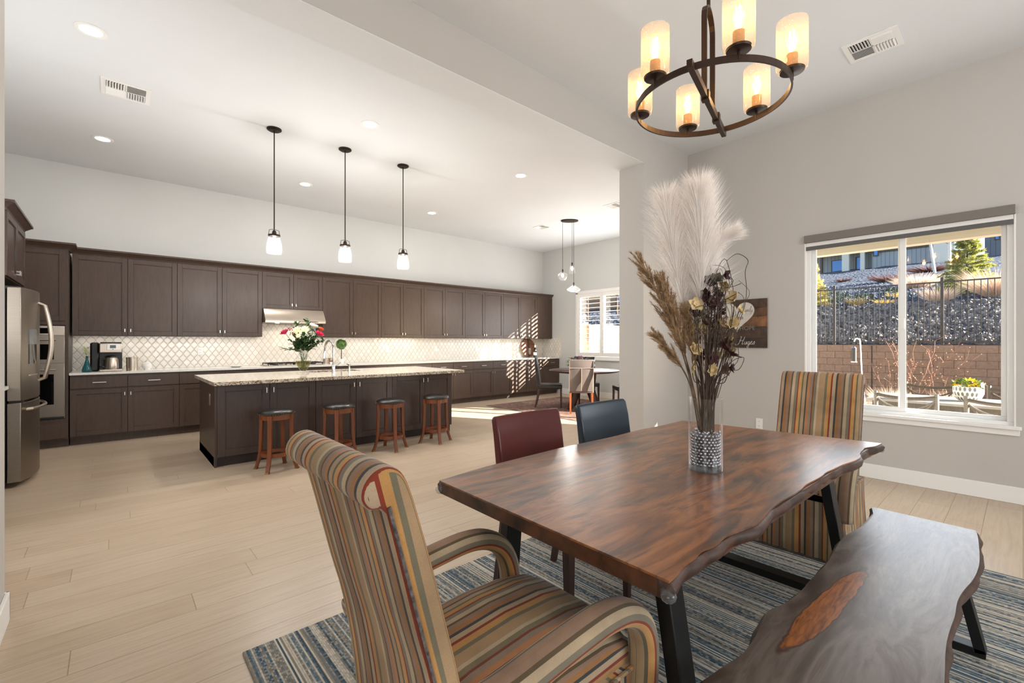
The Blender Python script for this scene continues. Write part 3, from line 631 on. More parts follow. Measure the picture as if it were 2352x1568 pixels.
# chandelier
CX_, CY_ = 2.0, .93; ZR = 2.372; R_ = .315
ch = thing('chandelier', 'bronze ring chandelier with six seeded amber glass shades over the dining table', 'chandelier', (CX_, CY_, HD), world=True)
M_cbr = plain('oiled_bronze', (62, 44, 32), .42, .55)
m = MB(); n = 64; rings = []
for i in range(n):
    a = 2*PI*i/n; c, s = math.cos(a), math.sin(a)
    rings.append([(CX_+r*c, CY_+r*s, z) for r, z in ((R_-.004, ZR-.0125), (R_+.004, ZR-.0125), (R_+.004, ZR+.0125), (R_-.004, ZR+.0125))])
R2 = [[m.v(p) for p in r] for r in rings]
for i in range(n):
    a, b = R2[i], R2[(i+1) % n]
    for k in range(4): m.f([a[k], a[(k+1) % 4], b[(k+1) % 4], b[k]])
obj('ring', m, M_cbr, ch)
ba = math.radians(13.8); bx, by = math.cos(ba), math.sin(ba)
P_ = lambda r, z, o=0: (CX_+bx*r-by*o, CY_+by*r+bx*o, z)
m = MB().bar(P_(-.36, ZR-.006), P_(.36, ZR-.006), .022, .03)
for r in (-.075, .16): m.bar(P_(r-.016, ZR-.006), P_(r+.016, ZR-.006), .032, .042)
obj('cross_bar', m, M_cbr, ch, bevel=.001, seg=1)
pts = []
rr = [(-.10, ZR), (-.10, 2.70)]+[(-.10+.0+.085*(1-math.cos(a)), 2.70+.075*math.sin(a)) for a in [PI*i/10 for i in range(1, 10)]]+[(.07, 2.70), (.07, ZR)]
m = MB(); prev = None
rgs = []
for i, (r, z) in enumerate(rr):
    p0 = Vector((rr[max(i-1, 0)][0], rr[max(i-1, 0)][1])); p1 = Vector((rr[min(i+1, len(rr)-1)][0], rr[min(i+1, len(rr)-1)][1])); d = (p1-p0).normalized(); nrm = Vector((-d.y, d.x))*.0045
    rgs.append([P_(r+nrm.x, z+nrm.y, .011), P_(r-nrm.x, z-nrm.y, .011), P_(r-nrm.x, z-nrm.y, -.011), P_(r+nrm.x, z+nrm.y, -.011)])
m.loft(rgs); obj('yoke', m, M_cbr, ch)
obj('rod', MB().tube([P_(-.015, 2.77), P_(-.015, HD-.02)], .008, 10), M_cbr, ch, smooth=True)
obj('canopy', MB().lathe([(.07, 0), (.07, -.015), (.02, -.025)], P_(-.015, HD), 24), M_cbr, ch, smooth=True)
M_fil = emis('filament_glow', (255, 206, 130), 45); M_warm = emis('warm_bulb_glow', (255, 205, 135), 9)
M_sock = plain('brass_socket', (168, 120, 62), .4, .4)
for k in range(6):
    a = ba+math.radians(30+60*k); x, y = CX_+R_*math.cos(a), CY_+R_*math.sin(a)
    xo, yo = x, y
    m = MB().lathe([(.006, .0), (.006, .03), (.044, .034), (.046, .042), (.02, .046), (.02, .05)], (xo, yo, ZR-.005), 24); arm = obj('lamp_cup', m, M_cbr, ch, smooth=True)
    obj('candle_sleeve', MB().lathe([(.021, .05), (.021, .105), (.016, .108)], (xo, yo, ZR-.005), 16), M_sock, arm, smooth=True)
    obj('glass_shade', MB().lathe([(.05, .040), (.0555, .044), (.0575, .06), (.0575, .236)], (xo, yo, ZR-.005), 36, cap=False), M_amber, arm, smooth=True)
    m = MB()
    for j in range(4):
        b_ = PI/4+j*PI/2; m.tube([(xo+.005*math.cos(b_), yo+.005*math.sin(b_), ZR+.115), (xo+.010*math.cos(b_), yo+.010*math.sin(b_), ZR+.20)], .0018, 5)
    obj('filament', m, M_fil, arm)
    obj('bulb', MB().lathe([(.012, .108), (.02, .14), (.021, .19), (.012, .215), (0, .22)], (xo, yo, ZR-.005), 14), glassy('bulb_glass', (255, 240, 210), .12, (255, 226, 180)) if k == 0 else bpy.data.materials['bulb_glass'], arm, smooth=True)
    light('chandelier_glow', 'POINT', (xo, yo, ZR+.15), 1.6, (1, .76, .5), .018)

# ceiling vents
def vent(x0, x1, y0, y1, z, label, nslat=7, flip=1):
    t = thing('air_vent', label, 'vent', ((x0+x1)/2, (y0+y1)/2, z), world=True)
    m = MB(); b = .035
    for q in ((x0, y0, x1, y0+b), (x0, y1-b, x1, y1), (x0, y0+b, x0+b, y1-b), (x1-b, y0+b, x1, y1-b), ((x0+x1)/2-.006, y0+b, (x0+x1)/2+.006, y1-b), (x0+b, (y0+y1)/2-.006, x1-b, (y0+y1)/2+.006)): m.box(q[0], q[1], z-.008, q[2], q[3], z-.0005)
    obj('frame', m, M_white, t)
    obj('duct_opening', MB().box(x0+b, y0+b, z-.0015, x1-b, y1-b, z-.0005), plain('duct_dark', (34, 34, 36), .9), t)
    xm, ym_ = (x0+x1)/2, (y0+y1)/2
    for qi, (a0, a1, b0, b1) in enumerate(((x0+b, xm-.006, y0+b, ym_-.006), (xm+.006, x1-b, y0+b, ym_-.006), (x0+b, xm-.006, ym_+.006, y1-b), (xm+.006, x1-b, ym_+.006, y1-b))):
        m = MB()
        for i in range(nslat):
            f = (i+.5)/nslat; tl = .006*flip*(1 if qi in (0, 1) else -1)
            if qi in (0, 3): xx = a0+(a1-a0)*f; m.loft([[(xx-.001-tl, yy, z-.014), (xx+.002-tl, yy, z-.014), (xx+.002+tl, yy, z-.003), (xx-.001+tl, yy, z-.003)] for yy in (b0, b1)])
            else: yy = b0+(b1-b0)*f; m.loft([[(xx, yy-.001-tl, z-.014), (xx, yy+.002-tl, z-.014), (xx, yy+.002+tl, z-.003), (xx, yy-.001+tl, z-.003)] for xx in (a0, a1)])
        obj('slats', m, M_white, t)
vent(-.08, .275, 5.45, 5.80, HK, 'square white air vent in the kitchen ceiling, top left')
vent(4.365, 4.68, .62, .965, HD, 'white air vent in the dining ceiling right of the chandelier', flip=-1)
vent(6.50, 6.78, 6.43, 6.71, HK, 'small white air vent beside the nook pendants'); vent(6.40, 6.68, 4.57, 4.85, HK, 'white air vent half hidden behind the pillar edge')

# outlets and switches
def plate(x, y, z, face, label, w_=.072, h_=.118, kind='outlet'):
    t = thing('wall_'+kind, label, kind, (x, y, z), world=True); m = MB(); T_ = {'-y': RZ(0, x, y), '-x': RZ(-90, x, y), '+x': RZ(90, x, y)}[face]; m.T = T_
    m.box(-w_/2, -.006, z-h_/2, w_/2, 0, z+h_/2); obj('plate', m, M_white, t, bevel=.002)
    if kind == 'outlet':
        for dz in (-.026, .026):
            m = MB(); m.T = T_; m.box(-.016, -.008, z+dz-.014, .016, -.005, z+dz+.014); s = obj('socket', m, M_vinyl, t, bevel=.002)
            m = MB(); m.T = T_
            for dx in (-.006, .006): m.box(dx-.0012, -.0085, z+dz-.004, dx+.0012, -.0078, z+dz+.006)
            obj('slots', m, M_blackpl, s)
    else:
        m = MB(); m.T = T_; m.box(-.012, -.010, z-.02, .012, -.005, z+.02); obj('rocker', m, M_vinyl, t, bevel=.002)
plate(XR, 1.965, .385, '-x', 'white wall outlet left of the far striped armchair')
plate(5.12, YP0, 1.36, '-y', 'white switch plate on the pillar wall behind the dried plume', kind='switch')
for x, l in ((.0, 'white outlet in the tile backsplash just right of the coffee maker'), (1.02, 'white outlet in the tile backsplash left of the range hood'), (3.22, 'white outlet in the tile right of the topiary'), (4.12, 'white outlet in the tile backsplash below the third cabinet pair'), (5.25, 'white outlet in the tile below the fourth cabinet pair'), (6.35, 'white outlet in the tile just left of the sunlight stripes')): plate(x, YK-.010, 1.16, '-y', l)

# ------------------------------------------------------------ wooden heart sign
sg = thing('heart_sign', 'dark plank sign with a white heart and family words on the dining wall', 'wall sign', (XR, 2.2, 1.5), world=True)
SY0, SY1, SZ0, SZ1 = 1.88, 2.54, 1.235, 1.79
M_plank = plain('charred_plank', (62, 42, 28), .6, var=.4, vscale=9); pls = [SZ0, 1.346, 1.475, 1.59, 1.69, SZ1]
MPL = [plain('sign_plank_%s' % n_, c_, .6, var=.4, vscale=12) for n_, c_ in (('dark', (50, 34, 24)), ('umber', (60, 42, 30)), ('oak', (112, 76, 46)), ('walnut', (84, 56, 34)), ('brown', (66, 46, 32)))]
for k in range(5): obj('plank', MB().box(XR-.022, SY0, pls[k]+.0008, XR-.003, SY1, pls[k+1]-.0008), MPL[k], sg, bevel=.0015, seg=1)
yc = 2.20; m = MB(); pts = []
for i in range(48):
    a = 2*PI*i/48; hx = 16*math.sin(a)**3; hz = 13*math.cos(a)-5*math.cos(2*a)-2*math.cos(3*a)-math.cos(4*a)
    pts.append((yc+hx*.0120, 1.615+hz*.0118))
m.prism(pts, XR-.0235, XR-.0222, axis='x'); obj('heart', m, plain('heart_paint', (206, 200, 190), .6, var=.04), sg)
def text(body, size, loc, col, parent, rot, shear=0, bold=.0, name='lettering', xs=1, ext=.0006, mat=None):
    c = bpy.data.curves.new('t', 'FONT'); c.body = body; c.size = size; c.shear = shear; c.offset = bold; c.extrude = ext; c.resolution_u = 4; c.align_x = 'CENTER'
    o = bpy.data.objects.new('t', c); C.objects.link(o); bpy.context.view_layer.update()
    me = bpy.data.meshes.new_from_object(o.evaluated_get(bpy.context.evaluated_depsgraph_get())); bpy.data.objects.remove(o); bpy.data.curves.remove(c)
    me.transform(Matrix.Translation(loc) @ rot @ Matrix.Diagonal((xs, 1, 1, 1)))
    r = parent
    while r.parent: r = r.parent
    if r.name in OFF: me.transform(OFF[r.name])
    me.materials.clear(); me.materials.append(mat or plain('ink_%d_%d_%d' % col, col, .6)); me.name = name
    q = bpy.data.objects.new(name, me); C.objects.link(q); q.parent = parent; return q
RW = Matrix.Rotation(-PI/2, 4, 'Z') @ Matrix.Rotation(PI/2, 4, 'X')
def script(strokes, s, oy, oz, parent, col, r):
    # joined-up lettering drawn as thin raised strokes; x runs to the reader's right (towards -y)
    m = MB()
    for st_ in strokes:
        P = [Vector(p) for p in st_]; out = []
        for i in range(len(P)-1):
            p0, p1, p2, p3 = P[max(i-1, 0)], P[i], P[i+1], P[min(i+2, len(P)-1)]
            for k in range(5):
                t = k/5; out.append(.5*((2*p1)+(p2-p0)*t+(2*p0-5*p1+4*p2-p3)*t*t+(3*p1-p0-3*p2+p3)*t*t*t))
        out.append(P[-1]); m.tube([(XR-.0240, oy-q.x*s, oz+q.y*s) for q in out], r, 5)
    obj('lettering', m, plain('ink_%d_%d_%d' % col, col, .6), parent)
LT = {'T': [[(.0, .95), (.25, 1.05), (.85, 1.0)], [(.5, 1.02), (.42, .5), (.3, .0), (.12, .02)]], 'h': [[(.0, .0), (.22, .9), (.16, 1.0), (.08, .0), (.2, .45), (.32, .4), (.3, .05), (.42, .05)]], 'e': [[(.0, .15), (.2, .3), (.2, .45), (.08, .4), (.05, .1), (.2, 0), (.36, .15)]],
      'H': [[(-.35, .1), (-.2, -.12), (.15, .1), (.35, .9), (.38, 1.1), (.2, 1.1)], [(.2, .5), (.5, .55), (.75, .6)], [(.85, 1.1), (.7, .5), (.62, .02), (.85, .1)]], 'u': [[(.0, .4), (.0, .05), (.15, .02), (.28, .42), (.27, .05), (.4, .08)]], 'g': [[(.25, .38), (.08, .4), (.05, .08), (.2, .05), (.28, .4), (.2, -.4), (.02, -.42), (.1, -.15), (.4, .1)]], 's': [[(.0, .08), (.2, .45), (.24, .1), (.1, .0), (.0, .08)]],
      'F': [[(.05, .9), (.3, 1.08), (.8, 1.05)], [(.5, 1.05), (.4, .4), (.25, .0), (.0, .05)], [(.2, .55), (.6, .6)]], 'a': [[(.26, .38), (.08, .4), (.04, .08), (.18, .04), (.28, .4), (.28, .06), (.4, .1)]], 'm': [[(.0, .0), (.05, .42), (.04, .05), (.18, .42), (.22, .3), (.2, .02), (.36, .42), (.4, .3), (.38, .04), (.52, .1)]], 'i': [[(.0, .4), (.0, .06), (.14, .1)], [(.03, .6), (.05, .64)]], 'l': [[(.0, .1), (.18, .9), (.1, 1.0), (.02, .1), (.16, .08)]], 'y': [[(.0, .4), (.02, .08), (.18, .05), (.28, .42), (.2, -.35), (.02, -.4), (.1, -.12), (.4, .12)]]}
ADV = {'T': .75, 'h': .42, 'e': .34, 'H': .98, 'u': .40, 'g': .38, 's': .3, 'F': .62, 'a': .38, 'm': .52, 'i': .15, 'l': .17, 'y': .4, ' ': .55}
def write(wd, s, oy, oz, col, r):
    x = 0; ss = []
    for ch_ in wd:
        for st_ in LT.get(ch_, []): ss.append([(x+a+b*.18, b) for a, b in st_])
        x += ADV[ch_]
    script(ss, s, oy, oz, sg, col, r)
write('The Huges', .078, 2.353, 1.275, (226, 218, 204), .0020)
write('Family', .062, 2.165, 1.645, (120, 116, 112), .0014)
text('Happiness', .058, (XR-.0246, 2.245, 1.565), (122, 104, 96), sg, RW, bold=.0008)
text('HOPE', .064, (XR-.0246, 2.085, 1.438), (136, 122, 108), sg, RW, xs=1.05)
text('LOVE', .062, (XR-.0246, 2.345, 1.412), (136, 122, 108), sg, RW, xs=1.05)

# ------------------------------------------------------------ dining table and bench
ZT = .765
tb = thing('dining_table', 'live edge wooden dining table with glossy brown top and black steel legs', 'table', (1.95, 1.02, 0), world=True)
front = [(3.05, .496), (2.98, .50), (2.93, .508), (2.86, .53), (2.80, .528), (2.70, .521), (2.61, .502), (2.518, .504), (2.40, .522), (2.286, .531), (2.2, .537), (2.113, .534), (1.959, .541), (1.88, .536), (1.801, .535), (1.699, .540), (1.606, .538), (1.496, .526), (1.425, .522), (1.343, .534), (1.274, .544), (1.195, .539), (1.136, .547), (1.09, .541), (1.035, .54), (.973, .529), (.935, .526)]
back_ = [(.948, 1.497), (1.2, 1.53), (1.5, 1.545), (1.75, 1.552), (2.1, 1.54), (2.4, 1.552), (2.65, 1.54), (2.92, 1.543)]
TX0 = .935
def dense(P, n=4):
    o = []
    for i in range(len(P)-1):
        p0, p1, p2, p3 = [Vector(P[min(max(i+k, 0), len(P)-1)]) for k in (-1, 0, 1, 2)]
        for k in range(n): t_ = k/n; o.append(tuple(.5*((2*p1)+(p2-p0)*t_+(2*p0-5*p1+4*p2-p3)*t_*t_+(3*p1-p0-3*p2+p3)*t_**3)))
    o.append(P[-1]); return o
def slabtop(name, fr_, bk, z, th, parent, mt, me_, mb_):
    F_, B_ = dense(fr_), dense(bk); N = len(F_)
    # resample back to N points from high x to low x
    L = B_[::-1] if B_[0][0] < B_[-1][0] else B_
    def samp(t_): 
        q = t_*(len(L)-1); i = min(int(q), len(L)-2); return Vector(L[i]).lerp(Vector(L[i+1]), q-i)
    Bk = [samp(i/(N-1)) for i in range(N)]
    top = MB(); und = [( -.0, 0), (.010, -.012), (.004, -th*.75), (-.012, -th)]
    A = [top.v((p[0], p[1], z)) for p in F_]; Bv = [top.v((p[0], p[1], z)) for p in Bk]
    mid = [[top.v(((p[0]*(1-u)+q[0]*u), (p[1]*(1-u)+q[1]*u), z)) for p, q in zip(F_, Bk)] for u in (.33, .66)]
    rows = [A]+mid+[Bv]
    for r0, r1 in zip(rows, rows[1:]):
        for i in range(N-1): top.f([r0[i], r0[i+1], r1[i+1], r1[i]])
    a2 = [top.v((p[0], p[1], z-.006)) for p in F_]; b2 = [top.v((p[0], p[1], z-.006)) for p in Bk]
    ring1 = A+Bv[::-1]; ring2 = a2+b2[::-1]
    for i in range(len(ring1)): j = (i+1) % len(ring1); top.f([ring1[i], ring2[i], ring2[j], ring1[j]])
    top.f(ring2)
    o = obj(name, top, mt, parent)
    for P_, sgn in ((F_, -1), (Bk, 1)):
        m = MB(); rg = []
        for i, p in enumerate(P_):
            k = .003*math.sin(p[0]*23)+.002*math.sin(p[0]*41+1)
            rg.append([(p[0], p[1]-sgn*.03, z-.0065), (p[0], p[1]+sgn*.001, z-.0065), (p[0], p[1]+sgn*(.011+k), z-th*.35), (p[0], p[1]+sgn*(.006+k), z-th*.8), (p[0], p[1]-sgn*.008, z-th), (p[0], p[1]-sgn*.03, z-th)])
        m.loft(rg); obj('live_edge', m, mb_, o, smooth=True, auto=False)
    m = MB(); y0f, y1f = F_[-1][1], Bk[-1][1]; x0a = F_[-1][0]; x0b = Bk[-1][0]
    m.loft([[(x0a, y0f+.02, z-th), (x0a, y0f+.02, z-.0065), (F_[0][0], F_[0][1]+.02, z-.0065), (F_[0][0], F_[0][1]+.02, z-th)], [(x0b, y1f-.02, z-th), (x0b, y1f-.02, z-.0065), (Bk[0][0], Bk[0][1]-.02, z-.0065), (Bk[0][0], Bk[0][1]-.02, z-th)]]); obj('end_grain', m, me_, o)
    return o
tt = slabtop('tabletop', front, back_, ZT, .048, tb, M_table, M_burl, M_bark)
for x, w_ in ((1.175, .075), (2.715, .075)):
    legf = MB(); 
    for y0, y1 in ((.68, .57), (1.32, 1.385)):
        obj('leg', MB().bar((x, y0, ZT-.05), (x, y1, .028), .05 if False else w_, .045, up=(0, 1, 0)), M_black, tb, bevel=.003)
    obj('floor_bar', MB().box(x-w_/2, .545, .012, x+w_/2, 1.41, .05), M_black, tb, bevel=.003)
    obj('mounting_plate', MB().box(x-.05, .60, ZT-.055, x+.05, 1.40, ZT-.049), M_black, tb)
M_guard = glassy('clear_corner_guard', (235, 240, 240), .12, (220, 225, 228))
for x, y in ((.937, .528), (.95, 1.495), (3.045, .50)): obj('corner_guard', MB().sphere((x, y, ZT-.036), .018, 2, (1, 1, .9)).sphere((x+(.012 if x < 2 else -.012), y+(.012 if y < 1 else -.012), ZT-.03), .017, 2), M_guard, tb, smooth=True)

bn = thing('dining_bench', 'live edge wooden bench on a black steel frame beside the table', 'bench', (1.9, .32, 0), world=True)
bfront = [(2.886, .139), (2.80, .13), (2.696, .122), (2.522, .112), (2.399, .111), (2.279, .118), (2.161, .133), (2.056, .141), (1.943, .139), (1.839, .142), (1.754, .142), (1.682, .139), (1.628, .135), (1.541, .129), (1.40, .12), (1.25, .125), (1.1, .118), (.98, .12)]
bback = [(2.905, .512), (2.87, .505), (2.78, .485), (2.695, .482), (2.587, .485), (2.463, .501), (2.357, .513), (2.192, .506), (2.025, .494), (1.868, .498), (1.766, .497), (1.674, .501), (1.588, .515), (1.532, .529), (1.441, .517), (1.379, .507), (1.326, .503), (1.265, .502), (1.212, .511), (1.147, .52), (1.093, .525), (.98, .52)]
slabtop('seat', bfront, bback, .46, .045, bn, M_bench, M_burl, M_bark)
for x in (1.2, 2.68):
    for y0, y1 in ((.20, .115), (.43, .515)): obj('leg', MB().bar((x, y0, .413), (x, y1, .028), .06, .035, up=(0, 1, 0)), M_black, bn, bevel=.002)
    obj('floor_bar', MB().box(x-.03, .10, .012, x+.03, .53, .045), M_black, bn, bevel=.002); obj('mounting_plate', MB().box(x-.04, .16, .409, x+.04, .47, .414), M_black, bn)

one('area_rug', MB().box(.406, -1.0, .0, 3.73, 2.155, .010), M_rug, 'blue, grey and cream striped woven rug under the dining table', 'rug', loc=(2, .6, 0), bevel=.003)
one('nook_rug', MB().box(5.72, 4.20, 0, 8.0, 7.27, .008), M_persian, 'red patterned rug under the round nook table', 'rug', loc=(6.9, 5.7, 0), bevel=.003)

# ------------------------------------------------------------ striped armchairs
def armchair(name, label, loc, rz):
    t = thing(name, label, 'chair', loc, rz, group=None)
    fr_ = [(-.165, .38), (-.21, .60), (-.245, .74), (-.276, .86), (-.305, .96), (-.324, 1.02), (-.342, 1.055), (-.368, 1.070), (-.395, 1.065), (-.414, 1.045), (-.418, 1.02), (-.404, 1.0), (-.382, .996)]
    rr_ = [(-.372, .985), (-.34, .86), (-.31, .74), (-.278, .62), (-.25, .45), (-.235, .28), (-.225, .10), (-.18, .10)]
    prof2 = dense(fr_, 3)+dense(rr_, 3)
    XRE = lambda z: -.372+(.985-z)*.262 if z > .45 else -.235
    HW = .232
    m = MB(); rg = []
    for u in (-1, -.985, -.95, -.85, -.6, -.3, 0, .3, .6, .85, .95, .985, 1):
        e = (1-abs(u)); ins = .010 if e < .001 else (.003 if e < .02 else 0); ring = []
        n_ = len(prof2)
        for i in range(n_):
            p0, p1, p2 = Vector(prof2[i-1]), Vector(prof2[i]), Vector(prof2[(i+1) % n_]); d = (p2-p0).normalized(); nn = Vector((-d.y, d.x)); q = p1+nn*ins
            ring.append((q.x, u*HW, q.y))
        rg.append(ring)
    m.loft(rg); obj('backrest', m, M_stripe, t, smooth=True, auto=False, st=lambda c: c.y if abs(c.y) < HW*.99 else (math.copysign(HW, c.y)+(c.x-XRE(c.z))*(1 if c.y > 0 else -1)))
    for s in (-1, 1): obj('button_seam', MB().tube([(XRE(z)+.006, s*(HW+.0005), z) for z in [.45+.05*i for i in range(12)]], .0035, 6), M_seam, t)
    # seat cushion
    m = MB(); rg = []
    for x, h0, k in ((-.16, .50, .92), (-.1, .51, 1), (.10, .525, 1), (.25, .52, 1), (.335, .505, 1), (.375, .475, .99), (.385, .44, .98), (.38, .405, .97)):
        ring = []
        for u in (-1, -.94, -.7, -.35, 0, .35, .7, .94, 1): ring.append((x, u*.245*k, h0-.045*abs(u)**4-.012*u*u))
        for u in (1, .5, 0, -.5, -1): ring.append((x, u*.245*k, .385))
        rg.append(ring)
    m.loft(rg); obj('seat', m, M_stripe, t, smooth=True, st=lambda c: c.y+.07+math.copysign(max(0, .48-c.z) if abs(c.y) > .235 else 0, c.y), auto=False)
    # skirt: pleated apron from the seat down to the floor
    m = MB(); out = []
    def corner(x0, y0, x1, y1, n): return [(x0+(x1-x0)*i/n, y0+(y1-y0)*i/n) for i in range(n)]
    pth = corner(-.20, -.262, .375, -.262, 22)+corner(.375, -.262, .375, .262, 20)+corner(.375, .262, -.20, .262, 22)+corner(-.20, .262, -.20, -.262, 20)
    N = len(pth); rg = []
    for z, fl_, amp in ((.405, 1.0, .0), (.36, 1.005, .001), (.2, 1.02, .005), (.015, 1.045, .010)):
        rg.append([(.0875+(x-.0875)*fl_+amp*math.cos(i*1.9)*(1 if x > .37 or x < -.19 else 0), y*fl_+amp*math.cos(i*1.9)*(1 if abs(y) > .26 else 0), z) for i, (x, y) in enumerate(pth)])
    m.loft(rg); obj('skirt', m, M_stripe, t, smooth=True, st=lambda c: (c.y if c.x > .34 or c.x < -.19 else c.x+.4), auto=False)
    m = MB(); m.tube([(.0875+(x-.0875)*1.008, y*1.008, .402) for x, y in pth]+[(.0875+(pth[0][0]-.0875)*1.008, pth[0][1]*1.008, .402)], .006, 6); obj('welt', m, M_stripe, t, smooth=True, st=lambda c: c.x+c.y)
    # arms
    for s in (-1, 1):
        P = dense([(-.255, .245*s, .555), (-.15, .27*s, .575), (-.04, .28*s, .594), (.08, .284*s, .606), (.17, .286*s, .609), (.25, .286*s, .595), (.315, .285*s, .555), (.352, .282*s, .49), (.362, .277*s, .40), (.355, .27*s, .26)], 4)
        m = MB(); rg = []; info = {}
        for i, p in enumerate(P):
            p = Vector(p); d = (Vector(P[min(i+1, len(P)-1)])-Vector(P[max(i-1, 0)])).normalized(); b = Vector((0, 1, 0)); nrm = d.cross(b).normalized(); nrm = -nrm if nrm.z < 0 and i < 8 else nrm
            rg.append([p+b*.042*math.cos(2*PI*k/16)*1.05+nrm*.034*math.sin(2*PI*k/16) for k in range(16)])
        m.loft(rg); m.bm.verts.ensure_lookup_table()
        idx = {}
        for v in m.bm.verts: idx[tuple(round(c_, 6) for c_ in v.co)] = (v.index if v.index >= 0 else 0)
        vs_ = list(m.bm.verts); keys = {tuple(round(c_, 5) for c_ in v.co): (i % 16) for i, v in enumerate(vs_)}
        def stf(c, keys=keys):
            k = keys.get(tuple(round(c_, 5) for c_ in c), 0); return .015*abs(((k+4) % 16)-8)*.9+.12
        obj('arm', m, M_stripe, t, smooth=True, st=stf, auto=False)
        m = MB(); q = MB()
    return t
M_seam = plain('button_seam', (84, 78, 76), .8, var=.4, vscale=80)
armchair('striped_armchair', 'striped upholstered armchair in the foreground seen from behind', (.735, .972, .010), 0)
armchair('striped_armchair', 'striped upholstered armchair at the far end of the table by the window', (3.50, .975, .010), PI).scale = (1, 1.08, 1)

# ------------------------------------------------------------ parsons chairs (front faces -y)
def parsons(name, label, loc, rz, mat, wd=.48, top=.90, legmat=None, cat='chair', piping=False):
    t = thing(name, label, cat, loc, rz); h = wd/2
    m = MB(); rg = []
    for z, y, th in ((.40, .20, .05), (.50, .205, .055), (.65, .225, .055), (.80, .245, .05), (top-.02, .262, .042), (top, .266, .022)):
        k = .985 if z > top-.01 else 1
        rg.append([(u*h*k*(.97+.03*(z-.4)/.5), y-(.5*th if fr_ else -.5*th)-.018*(1-u*u)*(-1), z) for fr_ in (1, 0) for u in ((-1, -.6, 0, .6, 1) if fr_ else (1, .6, 0, -.6, -1))])
    m.loft(rg); obj('backrest', m, mat, t, bevel=.012, seg=3)
    m = MB(); m.box(-h, -.26, .37, h, .22, .455); s_ = obj('seat', m, mat, t, bevel=.022, seg=4)
    lm = legmat or M_darkwood
    for sx in (-1, 1):
        obj('leg', MB().loft([[(sx*(h-.025)+a*.02, -.235+b*.02, z) for a, b in ((-1, -1), (1, -1), (1, 1), (-1, 1))] if z else [(sx*(h-.025)+a*.014, -.24+b*.014, 0) for a, b in ((-1, -1), (1, -1), (1, 1), (-1, 1))] for z in (0, .375)]), lm, t)
        obj('leg', MB().loft([[(sx*(h-.025)+a*w__, y+b*w__, z) for a, b in ((-1, -1), (1, -1), (1, 1), (-1, 1))] for z, y, w__ in ((0, .27, .014), (.375, .195, .02))]), lm, t)
    if piping:
        m = MB(); m.box(-h*.97, .288, top-.157, h*.97, .2925, top-.149).box(-.004, .262, .42, .004, .2915, top-.16); m.box(-h*.985, .262, .40, -h*.96, .290, top-.02).box(h*.96, .262, .40, h*.985, .290, top-.02); obj('piping', m, M_pipe, t)
    return t
M_pipe = plain('pale_piping', (150, 136, 124), .5)
parsons('dining_chair', 'dark red leather dining chair on the far side of the table', (1.735, 1.57, .010), 0, M_redl, .49)
parsons('dining_chair', 'dark blue leather dining chair beside the red one, near the pillar', (2.405, 1.57, .010), math.radians(0), M_bluel, .50)

# ------------------------------------------------------------ bar stools
def stool(name, label, loc, rz, group):
    t = thing(name, label, 'stool', loc, rz, group)
    obj('seat', MB().lathe([(.150, .565), (.168, .570), (.172, .582), (.165, .596), (.13, .610), (.07, .619), (0, .621)], (0, 0, 0), 36), M_blackl, t, smooth=True)
    m = MB()
    for i in range(44): a = 2*PI*i/44; m.sphere((.171*math.cos(a), .171*math.sin(a), .574), .004, 1)
    obj('nailheads', m, plain('antique_brass', (140, 112, 70), .4, .8), t)
    obj('apron', MB().lathe([(.138, .515), (.148, .515), (.148, .566), (.138, .566), (.138, .515)], (0, 0, 0), 36, cap=False), M_cherry, t, smooth=True)
    for k in range(4):
        a = PI/4+k*PI/2; c, s = math.cos(a), math.sin(a); rg = []
        for z, r, w_ in ((.562, .145, .022), (.45, .148, .020), (.30, .152, .019), (.17, .160, .018), (.09, .176, .018), (.03, .196, .017), (.0, .207, .017)):
            rg.append([(c*(r+a_*w_*.8)-s*b_*w_, s*(r+a_*w_*.8)+c*b_*w_, z) for a_, b_ in ((-1, -1), (1, -1), (1, 1), (-1, 1))])
        l_ = obj('leg', MB().loft(rg), M_cherry, t, bevel=.003, seg=1); r = .207
        obj('foot_cap', MB().loft([[(c*(r_+a_*.016)-s*b_*.019, s*(r_+a_*.016)+c*b_*.019, z) for a_, b_ in ((-1, -1), (1, -1), (1, 1), (-1, 1))] for z, r_ in ((.0, .2075), (.014, .203))]), plain('antique_brass', (140, 112, 70), .4, .8), l_)
    obj('foot_ring', MB().lathe([(.115, .145), (.150, .145), (.150, .18), (.115, .18), (.115, .145)], (0, 0, 0), 36, cap=False), M_cherry, t, smooth=True)
    return t
s0 = stool('bar_stool', 'cherry wood bar stool with black leather seat, leftmost at the island', (1.265, 5.09, 0), math.radians(8), 'bar stools along the island')
for x, rz, l in ((1.905, 16, 'cherry bar stool half hidden behind the striped chair, second from the left'), (2.53, 38, 'cherry bar stool with round foot ring, third from the left'), (3.165, 30, 'cherry bar stool at the right end of the island')):
    dup(s0, (x, 5.09, 0), math.radians(rz), l)
